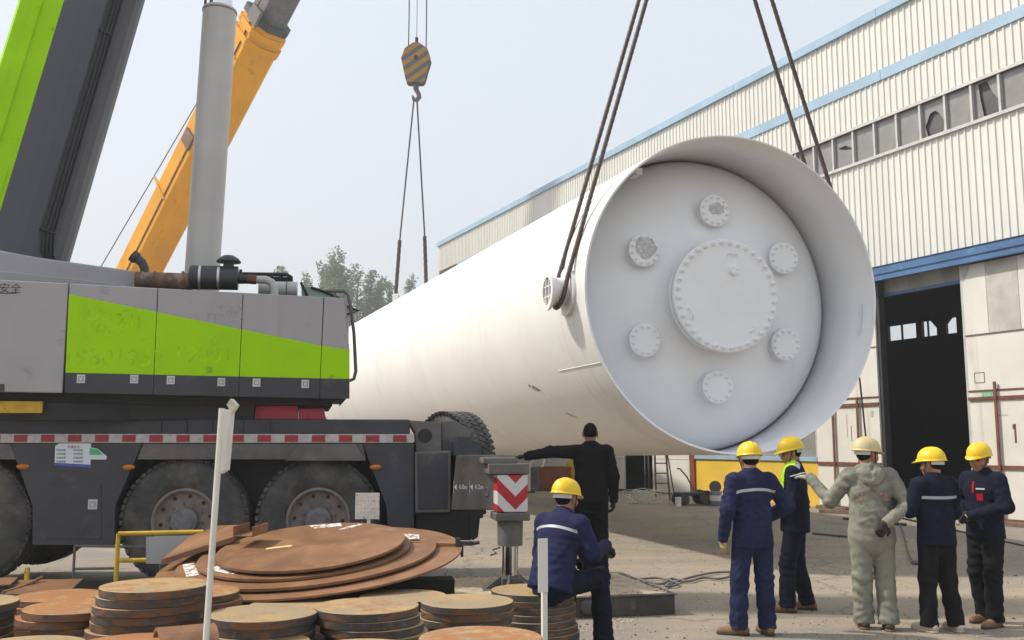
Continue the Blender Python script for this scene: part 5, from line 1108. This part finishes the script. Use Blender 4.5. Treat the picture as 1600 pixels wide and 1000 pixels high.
def hand(fd, W, d, n, mirror, curl=.5, r=.0115):
    """palm, four unequal fingers with two bends, thumb from the side of the palm; d towards the fingers, n out of the back of the hand"""
    d = nrm(d); n = np.array(n, float); n = nrm(n - d * (n @ d)); s = np.cross(d, n) * mirror; W = np.array(W, float)
    for o in (-.022, 0, .022): fd.cap(W + d * .01 + s * o * .8, W + d * .085 + s * o, .021, .019, k=.012)
    for j, (o, L) in enumerate(((.031, .072), (.0105, .082), (-.0105, .076), (-.031, .060))):
        p = W + d * .088 + s * o; c1, c2 = curl * .9, curl * 1.9; d1 = d * math.cos(c1) - n * math.sin(c1); d2 = d * math.cos(c2) - n * math.sin(c2); d3 = d * math.cos(c2 + curl * .7) - n * math.sin(c2 + curl * .7)
        q1 = p + d1 * L * .46; q2 = q1 + d2 * L * .32; q3 = q2 + d3 * L * .26
        fd.cap(p - d * .012, q1, r, r * .95, k=.006).cap(q1, q2, r * .95, r * .9, k=.006).cap(q2, q3, r * .9, r * .78, k=.006)
    p = W + d * .03 + s * .034; q1 = p + nrm(d * .7 + s * .7 - n * .25) * .042; q2 = q1 + nrm(d * .9 + s * .15 - n * .4) * .034; fd.cap(p - s * .015, q1, r * 1.3, r * 1.1, k=.01).cap(q1, q2, r * 1.1, r * .85, k=.006)
def rotz(v, a): c, s = math.cos(a), math.sin(a); return V3(v[0] * c - v[1] * s, v[0] * s + v[1] * c, v[2])
def make_person(loc, yaw, scale, label, P):
    """P: pose and dress. Local frame: +y the way the body faces, +x its right hand"""
    t = thing('person', label, 'person', loc, yaw); t.scale = (scale,) * 3
    J = dict(pel=(0, 0, .93), waist=(0, 0, 1.08), chest=(0, .005, 1.30), neck=(0, -.01, 1.47), sl=(-.185, -.005, 1.405), sr=(.185, -.005, 1.405), hl=(-.095, 0, .90), hr=(.095, 0, .90), kl=(-.115, .02, .49), kr=(.115, .02, .49), al=(-.125, 0, .085), ar=(.125, 0, .085), tl=(-.30, 1, 0), tr=(.30, 1, 0), head=(0, .02, 1.60))
    J.update(P.get('J', {})); J = {k: np.array(v, float) for k, v in J.items()}
    el, wl, er, wr = (np.array(P[k], float) for k in ('el', 'wl', 'er', 'wr'))
    x = nrm(J['sr'] - J['sl']); upv = nrm(J['neck'] - J['waist']); fw = nrm(np.cross(upv, x)); 
    hy, hp = P.get('head', (0, 0)); hf = nrm(rotz((0, math.cos(hp), math.sin(hp)), hy)); hs = nrm(np.cross(hf, (0, 0, 1))); hu = np.cross(hs, hf); H = J['head']
    def hpnt(a, b_, c): return H + hs * a + hf * b_ + hu * c
    # body: one continuous surface, slimmer than the clothes where they cover it
    B = Field(.0078, .028)
    B.cap(J['pel'], J['waist'], .12, .11, fw, 1.3).cap(J['waist'], J['chest'], .11, .125, fw, 1.35).cap(J['sl'] + x * .03, J['sr'] - x * .03, .055).cap(J['chest'], J['neck'], .09, .06, fw, 1.2)
    B.cap(J['neck'] - upv * .03, hpnt(0, -.02, -.07), .058, .054, k=.02)
    for s_, e_, w_ in (('sl', el, wl), ('sr', er, wr)): B.cap(J[s_], e_, .05, .042).cap(e_, w_, .042, .029)
    for h_, k_, a_ in (('hl', 'kl', 'al'), ('hr', 'kr', 'ar')): B.cap(J[h_], J[k_], .08, .055).cap(J[k_], J[a_], .055, .04)
    B.ball(hpnt(0, -.012, .025), .094, hs, 1.2, k=.02).ball(hpnt(0, .03, -.03), .072, hs, 1.12, k=.03).cap(hpnt(0, .062, -.085), hpnt(0, .03, -.09), .026, .034, k=.03)
    B.cap(hpnt(0, .086, .022), hpnt(0, .108, -.022), .009, .014, k=.012).cap(hpnt(-.03, .083, .034), hpnt(.03, .083, .034), .010, k=.014).cap(hpnt(-.018, .087, -.056), hpnt(.018, .087, -.056), .009, k=.008)
    for sg in (-1, 1):
        B.ball(hpnt(sg * .031, .096, .014), .013, k=.012, sub=True).cap(hpnt(sg * .086, -.008, .022), hpnt(sg * .082, .0, -.028), .016, .011, hs, 1.7, k=.005).ball(hpnt(sg * .048, .062, -.018), .02, k=.03)
    hands = P.get('hands', {})
    for sd_, W, e_, mir in (('l', wl, el, 1), ('r', wr, er, -1)):
        g = hands.get(sd_)
        if g and g.get('bare'): hand(B, W, g.get('d', W - e_), g['n'], mir, g.get('curl', .5), .0098)
    bd_ = B.obj('body', 'skin', t)
    # eyes and hair belong to the body
    e = MB()
    for sg in (-1, 1):
        c = hpnt(sg * .031, .084, .014); e.lathe([(.001, .011), (.007, .0085), (.011, .0), (.007, -.008), (.001, -.011)], 10, Vector(hs), Vector(c)); 
    e.build('eyes', 'print_black', bd_)
    Hf = Field(.007, .012); Hf.ball(hpnt(0, -.02, .03), .100, hs, 1.27)
    if P.get('helmet'): Hf.cut(hpnt(0, 0, .055), hu).cut(hpnt(0, .028, 0), hf).cut(hpnt(0, 0, -.055), -hu)
    else: Hf.ball(hpnt(0, .004, .040), .094, hs, 1.22).cut(hpnt(0, .055, .04), hf * 1.0 - hu * .62).cut(hpnt(0, -.03, -.024), -hu).cut(hpnt(0, -.040, -.005), hf * 1.0 - hu * .85)
    Hf.obj('hair', 'hair_black', bd_, .004, 5)
    one = P.get('onepiece'); hem = P.get('hem', .82)
    # trousers
    T = Field(.0095, .012 if one else .035); tm = P.get('trouser_w', 1.0)
    T.cap(J['pel'] + upv * .06, J['pel'] - upv * .04, .150, .155, fw, 1.28)
    for h_, k_, a_ in (('hl', 'kl', 'al'), ('hr', 'kr', 'ar')):
        mid = (J[k_] + J[a_]) / 2; ank = J[a_] + nrm(J[k_] - J[a_]) * -.02
        T.cap(J[h_], J[k_], .103 * tm, .082 * tm).cap(J[k_], mid, .082 * tm, .078 * tm).cap(mid, ank, .078 * tm, .080 * tm)
        T.cut(ank - nrm(J[k_] - J[a_]) * .012, -nrm(J[k_] - J[a_])) if P.get('stand', True) else None
    T.foci = [(J[k], .13) for k in ('kl', 'kr', 'al', 'ar')] + [(J['pel'] - upv * .12, .12)]
    if not one: T.obj('trousers', P['trousers'], t, P.get('tw', .0075), P.get('seed', 3) + 40, 1.6)
    # shoes
    for a_, d_ in (('al', 'tl'), ('ar', 'tr')):
        S = Field(.0085, .02); a = J[a_]; f = nrm(J[d_] * V3(1, 1, 0)); z0 = a[2] - .085
        base_ = V3(a[0], a[1], z0)
        S.cap(base_ - f * .055 + V3(0, 0, .045), base_ + f * .05 + V3(0, 0, .042), .042, .045).cap(base_ + f * .05 + V3(0, 0, .038), base_ + f * .165 + V3(0, 0, .03), .046, .036).cap(a + V3(0, 0, .03), base_ + V3(0, 0, .05), .05, .045).cut(base_ + V3(0, 0, .012), (0, 0, -1))
        sh = S.obj('shoe', P.get('shoe', 'boot_brown'), t)
        S2 = Field(.009, .02); S2.cap(base_ - f * .055 + V3(0, 0, .02), base_ + f * .05 + V3(0, 0, .02), .046, .049).cap(base_ + f * .05 + V3(0, 0, .02), base_ + f * .168 + V3(0, 0, .02), .049, .04).cut(base_ + V3(0, 0, .0), (0, 0, -1)).cut(base_ + V3(0, 0, .020), (0, 0, 1)); S2.obj('sole', P.get('sole', 'boot_dark'), sh)
    # jacket
    G = Field(.0095, .045); jw = P.get('jacket_w', 1.0); hem = P.get('hem', .82)
    hemp = J['pel'] + upv * (hem - .93)
    G.cap(hemp - upv * .06 - x * .03, J['waist'], .182 * jw, .172 * jw, fw, 1.28).cap(hemp - upv * .06 + x * .03, J['waist'], .182 * jw, .172 * jw, fw, 1.28).cap(J['waist'], J['chest'], .168 * jw, .188 * jw, fw, 1.42).cap(J['chest'], J['chest'] + upv * .07, .188 * jw, .15 * jw, fw, 1.42)
    G.cap(J['sl'] + x * .025, J['sr'] - x * .025, .078).cap(J['neck'] - upv * .07, J['neck'] + upv * .0, .10, .074, k=.05)
    for s_, e_, w_ in (('sl', el, wl), ('sr', er, wr)):
        G.cap(J[s_] , e_, .080, .063, k=.03).cap(e_, w_, .063, .050, k=.03)
        dd = nrm(w_ - e_)
    if one:
        G.p += T.p; G.cuts += T.cuts; G.foci = list(T.foci)
    else: G.cut(hemp, -upv)
    G.foci += [(el, .11), (er, .11), (wl, .07), (wr, .07), (J['sl'] - upv * .1, .1), (J['sr'] - upv * .1, .1), (J['waist'] - fw * .1, .15)]
    jk = G.obj('coverall' if one else 'jacket', P['jacket'], t, P.get('jw', .0065), P.get('seed', 3), 1.0)
    if P.get('collar', True):
        c = MB(); ring = []; n = 28
        for r, z in ((.076, -.03), (.074, .012), (.070, .045), (.062, .043), (.060, -.02)):
            for i in range(n): a = 2 * math.pi * i / n; q = J['neck'] + upv * z + x * r * math.cos(a) + fw * (r * 1.06 * math.sin(a) + .002 + z * .15) - upv * .012 * math.sin(a); ring.append(q)
        c.add(ring, [(j * n + i, j * n + (i + 1) % n, (j + 1) * n + (i + 1) % n, (j + 1) * n + i) for j in range(4) for i in range(n)], 0, True); c.build('collar', P['jacket'], jk)
    # cuffs hide the wrists' open ends
    for e_, w_ in ((el, wl), (er, wr)):
        d_ = nrm(w_ - e_); m = MB(); m.cyl(w_ - d_ * .02, w_ + d_ * .05, .050, .046, 18); m.build('cuff', P.get('cuff', P['jacket']), jk)
    bv = BVHTree.FromPolygons([v.co.copy() for v in jk.data.vertices], [tuple(p.vertices) for p in jk.data.polygons])
    def wrap(name, matname, zc, half, a0, a1, bow=0.0, n=26, off=.0035, c0=None):
        """a band sewn on the jacket, following its surface; angles in the chest plane, 0 = straight back, + towards the right"""
        vs = []; fs = []
        for i in range(n + 1):
            a = a0 + (a1 - a0) * i / n; d = -fw * math.cos(a) + x * math.sin(a); flat = name == 'reflective_band'; sh = x * (.205 * a / abs(a0)) if flat else x * 0
            if flat: d = -fw
            for sg in (-1, 0, 1):
                o = J['waist'] + upv * (zc - 1.08 + sg * half - bow * (1 - math.cos(a)))
                hit = bv.ray_cast(Vector(o + sh + d * .6), Vector(-d)); p = hit[0] if hit[0] is not None else Vector(o + sh + d * .1); vs.append(p + Vector(d) * off)
        for i in range(n):
            for k in range(2): fs.append((i * 3 + k, i * 3 + k + 1, (i + 1) * 3 + k + 1, (i + 1) * 3 + k))
        m = MB(); m.add(vs, fs, 0, True); return m.build(name, matname, jk)
    for args in P.get('bands', []): wrap(*args)
    # gloves or bare hands are handled above
    for sd_, W, e_, mir in (('l', wl, el, 1), ('r', wr, er, -1)):
        g = hands.get(sd_)
        if g and not g.get('bare'):
            Q = Field(.0058, .01); d_ = nrm(W - e_); Q.cap(W - d_ * .015, W + d_ * .03, .040, .034); hand(Q, W + d_ * .02, g.get('d', W - e_), g['n'], mir, g.get('curl', .5), .0125); gl = Q.obj('glove', g['mat'], t)
            if g.get('cuff'):
                m = MB(); m.cyl(W - d_ * .02, W + d_ * .028, .046, .042, 18); m.build('glove_cuff', g['cuff'], gl)
            if g.get('stripe'):
                m = MB(); m.cyl(W + d_ * .005, W + d_ * .018, .0475, .0465, 18); m.build('glove_stripe', g['stripe'], gl)
    if P.get('helmet'):
        hm = thing_part('helmet', t); M = Matrix((Vector(hs), Vector(hf), Vector(hu))).transposed().to_4x4(); M.translation = Vector(hpnt(0, -.012, .052)); hm.matrix_local = M @ Matrix.Rotation(P.get('htilt', 0), 4, 'X')
        b = MB(); n, mz = 48, 12; v = []
        for j in range(mz + 1):
            ph = math.pi / 2 * j / mz
            for i in range(n):
                a = 2 * math.pi * i / n; r = math.cos(ph) ** .82; X, Yy = .113 * r * math.cos(a), .138 * r * math.sin(a); Z = .118 * math.sin(ph) ** .95
                ridge = math.exp(-(X / .014) ** 2) * .009 + (math.exp(-((abs(X) - .042) / .010) ** 2)) * .005; Z += ridge * min(1, math.sin(ph) * 1.6) * (1 if abs(Yy) < .12 else .4); v.append((X, Yy, Z))
        b.add(v, [(j * n + i, j * n + (i + 1) % n, (j + 1) * n + (i + 1) % n, (j + 1) * n + i) for j in range(mz) for i in range(n)], 0, True); b.build('shell', P['helmet'], hm)
        b = MB(); v = []
        for k, (g_, z) in enumerate(((1.0, .012), (1.0, -.004), (1.07, -.010), (1.07, -.016), (.97, -.010))):
            for i in range(n):
                a = 2 * math.pi * i / n; pk = (max(0, math.sin(a)) ** 3) * .048 * (g_ - .97) / .10; v.append((.113 * g_ * math.cos(a), .138 * g_ * math.sin(a) + pk, z - pk * .35))
        b.add(v, [(j * n + i, j * n + (i + 1) % n, (j + 1) * n + (i + 1) % n, (j + 1) * n + i)[::-1] for j in range(4) for i in range(n)], 0, True); b.build('brim', P['helmet'], hm)
        b = MB(); v = []
        for r, z in ((1.0, -.012), (1.0, -.045), (.95, -.048)):
            for i in range(13): a = math.pi * (1.08 + .84 * i / 12); v.append((.098 * r * math.cos(a), .118 * r * math.sin(a), z - .006 * math.sin(a) * -1))
        b.add(v, [(j * 13 + i, j * 13 + i + 1, (j + 1) * 13 + i + 1, (j + 1) * 13 + i) for j in range(2) for i in range(12)], 0, True); b.build('headband', 'band_white', hm)
        b = MB()
        for sg in (-1, 1): b.tube([(sg * .100, .02, -.01), (sg * .088, .035, -.06), (sg * .06, .06, -.125), (sg * .015, .075, -.155)], .0045, 5)
        b.build('chin_strap', 'strap', hm)
    return t, J, jk, (hpnt, hs, hf, hu), wrap
G_, N_, HB = (lambda x, y: ground_at(x, y)), None, None
GLO = dict
# worker seen from behind, bright blue suit (left of the standing group)
pA = make_person(ground_at(1181, 992), R_(14), .975, 'worker in a blue suit and yellow helmet seen from behind, leftmost of the standing group', dict(
    el=(-.275, -.05, 1.14), wl=(-.285, .03, .90), er=(.355, -.03, 1.16), wr=(.21, .19, 1.02), head=(R_(-8), R_(-6)), J=dict(al=(-.155, .03, .085), ar=(.115, -.01, .085), kl=(-.135, .03, .49), tl=(-.85, .5, 0), tr=(.05, 1, 0)),
    hands=dict(l=dict(mat='glove_tan', n=(-1, -.2, 0), curl=.42, d=(.05, .1, -1), cuff='glove_dark', stripe='glove_dark'), r=dict(mat='glove_tan', n=(.3, 0, 1), curl=.6)),
    jacket='cloth_blue', trousers='cloth_blue', helmet='helmet_yellow', hem=.80, seed=3, bands=[('reflective_band', 'reflective', 1.335, .013, R_(-62), R_(62), .055)]))
b = MB(); b.bb(-.02, .02, -.002, .002, -.012, .012); o = b.build('sleeve_patch', 'reflective', pA[2]); o.location = (-.325, -.035, 1.28); o.rotation_euler = (0, R_(10), R_(60))
# worker in profile with lime shoulder yoke
pB = make_person(ground_at(1248, 955), R_(70), 1.005, 'worker with lime green shoulder yoke and yellow helmet, facing left', dict(
    el=(-.27, .0, 1.13), wl=(-.10, .24, .98), er=(.27, .02, 1.13), wr=(.07, .25, .96), head=(R_(22), R_(-14)), J=dict(al=(-.12, .10, .085), ar=(.13, -.08, .085), kl=(-.11, .08, .49), kr=(.12, .01, .49), tl=(-.1, 1, 0), tr=(-.1, 1, 0)),
    hands=dict(l=dict(bare=True, n=(-.6, .2, .6), curl=.5), r=dict(mat='glove_tan', n=(.6, .3, .6), curl=.5)),
    jacket='cloth_navy', trousers='cloth_navy_trouser', helmet='helmet_yellow', hem=.80, seed=5, shoe='boot_brown', htilt=.05))
# worker in grey coverall
pC = make_person(ground_at(1369, 983), R_(-6), 1.0, 'worker in a paint stained grey hooded coverall, holding a phone out to the left', dict(
    el=(-.33, .16, 1.16), wl=(-.47, .30, 1.36), er=(.315, -.10, 1.14), wr=(.10, -.215, 1.0), head=(R_(-66), R_(-4)), J=dict(al=(-.102, .03, .085), ar=(.104, -.05, .085), kl=(-.103, .0, .49), kr=(.103, .0, .49), tl=(.0, 1, 0), tr=(.1, 1, 0)),
    hands=dict(l=dict(mat='glove_pale', n=(0, -.5, 1), curl=.35, d=(-.75, .45, .25)), r=dict(mat='glove_dark', n=(.1, -1, .25), curl=.6, d=(-.55, -.15, -.75), cuff='cuff_orange')),
    jacket='cloth_coverall', trousers='cloth_coverall', onepiece=True, helmet='helmet_dusty', hem=.90, seed=8, jacket_w=1.04, trouser_w=1.10, jw=.0075, collar=True, shoe='boot_dark', sole='boot_brown'))
Hd = Field(.0105, .03); nk = pC[1]['neck']      # hood lying on the back
for a in np.linspace(-1.35, 1.35, 13):
    c = V3(.100 * math.sin(a), -.085 - .035 * math.cos(a), nk[2] - .015 - .105 * math.cos(a)); Hd.ball(c, .030)
    c2 = V3(.075 * math.sin(a), -.09 - .02 * math.cos(a), nk[2] - .005 - .055 * math.cos(a)); Hd.ball(c2, .026)
Hd.cap((-.095, -.02, nk[2] + .01), (0, -.07, nk[2] + .025), .028, .034).cap((.095, -.02, nk[2] + .01), (0, -.07, nk[2] + .025), .028, .034)
Hd.foci = [(nk, .2)]; Hd.obj('hood', 'cloth_coverall', pC[2], .009, 4)
lt = lettering('back_lettering', '上—华', .10, 'faded_red', pC[2], (-.01, -.172, 1.21), (math.pi / 2 - .05, 0, 0), extrude=.006)
b = MB(); b.bb(-.036, .036, -.004, .004, -.075, .075); o = b.build('phone', 'sticker_white', label='pale phone in the raised hand of the coverall worker', cat='phone', bevel=.003)
o.matrix_world = pC[0].matrix_basis @ Matrix.Translation((-.585, .375, 1.408)) @ Matrix.Rotation(R_(62), 4, 'Z') @ Matrix.Rotation(R_(74), 4, 'X')
# short worker seen from behind, arms folded
pD = make_person(ground_at(1472, 987), R_(16), .945, 'worker seen from behind with folded arms, dark navy jacket with a reflective back stripe', dict(
    el=(-.28, .03, 1.15), wl=(-.02, .24, 1.16), er=(.27, .06, 1.13), wr=(.03, .25, 1.13), head=(R_(30), R_(-8)), J=dict(al=(-.13, .02, .085), ar=(.15, -.02, .085), tl=(-.2, 1, 0), tr=(.15, 1, 0)),
    hands=dict(l=dict(mat='glove_dark', n=(0, 1, 0), curl=.5), r=dict(mat='glove_dark', n=(0, 1, 0), curl=.5)),
    jacket='cloth_navy', trousers='cloth_dark', helmet='helmet_yellow', hem=.83, seed=12, shoe='sole_pale', sole='sole_pale', htilt=.10, bands=[('reflective_band', 'reflective', 1.29, .014, R_(-55), R_(55), .0)]))
# worker at the right, turned towards us
pE = make_person(ground_at(1549, 976), R_(112), .972, 'rightmost worker in navy jacket with a red pocket, gloved hands held in front', dict(
    el=(-.275, .01, 1.15), wl=(-.08, .25, 1.06), er=(.27, .02, 1.14), wr=(.05, .26, 1.07), head=(R_(14), R_(-12)), J=dict(al=(-.12, .08, .085), ar=(.12, -.06, .085), tl=(-.15, 1, 0), tr=(.0, 1, 0), kl=(-.11, .06, .49)),
    hands=dict(l=dict(mat='glove_pale', n=(-.5, .5, .6), curl=.5, cuff='glove_dark', stripe='glove_tan'), r=dict(mat='glove_dark', n=(.5, .5, .6), curl=.55)),
    jacket='cloth_navy', trousers='cloth_dark', helmet='helmet_yellow', hem=.84, seed=15, htilt=.08,
    bands=[('pocket', 'cloth_red', 1.235, .034, R_(198), R_(220), 0, 8, .004), ('front_band', 'reflective', 1.315, .008, R_(196), R_(226), 0, 8, .0045), ('red_lining', 'cloth_red', 1.33, .055, R_(180), R_(187), 0, 4, .005)]))
b = MB(); b.bb(-.03, .03, -.002, .002, -.008, .008); o = b.build('sleeve_patch', 'reflective', pE[2]); o.location = (-.292, .0, 1.29); o.rotation_euler = (0, R_(12), R_(90))
# man in black, hand on the jack
jm = Vector((ground_at(925, 905, MATZ + .02).x, ground_at(925, 905, MATZ + .02).y, MATZ + .022))
pF = make_person(jm, R_(4), .985, 'bareheaded man in a black sweater leaning one hand on the outrigger jack', dict(
    el=(-.46, .03, 1.405), wl=(-.70, .06, 1.36), er=(.255, -.03, 1.13), wr=(.265, .05, .89), head=(R_(-6), R_(2)), J=dict(al=(-.05, .02, .085), ar=(.10, -.05, .085), kl=(-.08, .08, .49), kr=(.105, .03, .49), tl=(-.1, 1, 0), tr=(.2, 1, 0)),
    hands=dict(l=dict(mat='glove_dark', n=(0, 0, 1), curl=.25, d=(-1, .05, -.05)), r=dict(mat='glove_dark', n=(1, -.1, 0), curl=.5, d=(0, .1, -1))),
    jacket='cloth_black', trousers='cloth_black', hem=.85, seed=18, jw=.005, collar=False, shoe='boot_dark', cuff='cloth_black'))
# seated worker
sx_, sy_ = at(830, 921, 2 * DR * F / 124).x, at(830, 921, 2 * DR * F / 124).y; zt_ = at(830, 921, 2 * DR * F / 124).z
dz = zt_ + .095 - .93
def zz(*p): return (p[0], p[1], p[2] + dz)
pS = make_person(Vector((at(864, 900, 8.0).x, 8.0, 0)), R_(-38), 1.0, 'worker in blue jacket and yellow helmet seated on a stack of steel discs', dict(stand=False,
    J=dict(pel=zz(0, -.02, .93), waist=zz(0, .02, 1.09), chest=zz(0, .10, 1.29), neck=zz(0, .155, 1.455), sl=zz(-.185, .13, 1.385), sr=zz(.185, .13, 1.385), head=zz(0, .20, 1.58), hl=zz(-.10, .02, .91), hr=zz(.10, .02, .91), kl=zz(-.16, .44, .925), kr=zz(.17, .43, .93), al=(-.16, .40, .085), ar=(.20, .44, .085), tl=(-.1, 1, 0), tr=(.15, 1, 0)),
    el=zz(-.27, .20, 1.12), wl=zz(-.16, .42, 1.06), er=zz(.28, .17, 1.15), wr=zz(.22, .44, 1.19), head=(R_(-6), R_(-8)),
    hands=dict(l=dict(mat='glove_dark', n=(-.3, .2, 1), curl=.6), r=dict(mat='glove_dark', n=(.4, .0, .9), curl=.6, d=(.1, .9, -.45))),
    jacket='cloth_blue', trousers='cloth_navy', helmet='helmet_yellow', hem=.86, seed=21, bands=[('reflective_band', 'reflective', 1.335, .012, R_(-58), R_(58), .035)], shoe='boot_dark'))
# lime yoke of the profile worker
def yoke(pr):
    jk = pr[2]; J = pr[1]; bv = BVHTree.FromPolygons([v.co.copy() for v in jk.data.vertices], [tuple(p.vertices) for p in jk.data.polygons])
    for nm, m, x0, x1, y0, y1, o in (('lime_yoke', 'cloth_lime', -.215, -.045, -.035, .13, .005), ('grey_stripe', 'reflective', -.225, -.06, -.075, -.034, .006), ('lime_yoke', 'cloth_lime', .045, .215, -.035, .13, .005)):
        n = 12; v = []; ok = True
        for i in range(n + 1):
            for k in range(n + 1):
                p = Vector((x0 + (x1 - x0) * i / n, y0 + (y1 - y0) * k / n, 2.0)); hit = bv.ray_cast(p, Vector((0, 0, -1))); q = hit[0] if hit[0] is not None and hit[0].z > 1.12 else Vector((p.x, p.y, 1.25)); v.append(q + Vector((0, 0, o)) + (Vector((0, o, 0)) if y1 > .1 else Vector((0, 0, 0))))
        MB().add(v, [(i * (n + 1) + k, i * (n + 1) + k + 1, (i + 1) * (n + 1) + k + 1, (i + 1) * (n + 1) + k) for i in range(n) for k in range(n)], 0, True).build(nm, m, jk)
yoke(pB)

# ------------------------------------------------------------------ hazy air over the whole yard
HAZE = .0016
def haze():
    m = bpy.data.materials.new('haze_air'); m.use_nodes = True; t = m.node_tree; t.nodes.clear()
    v = nd(t, 'ShaderNodeVolumePrincipled'); v.inputs['Density'].default_value = HAZE; v.inputs['Color'].default_value = (.93, .95, .98, 1); v.inputs['Anisotropy'].default_value = .2
    o = nd(t, 'ShaderNodeOutputMaterial'); t.links.new(v.outputs[0], o.inputs['Volume']); MATS['haze_air'] = m
    b = MB(); b.bb(-705, 705, -125, 905, -1.0, 58); b.build('haze', 'haze_air', label='thin pale haze in the air over the yard', kind='stuff')
haze()
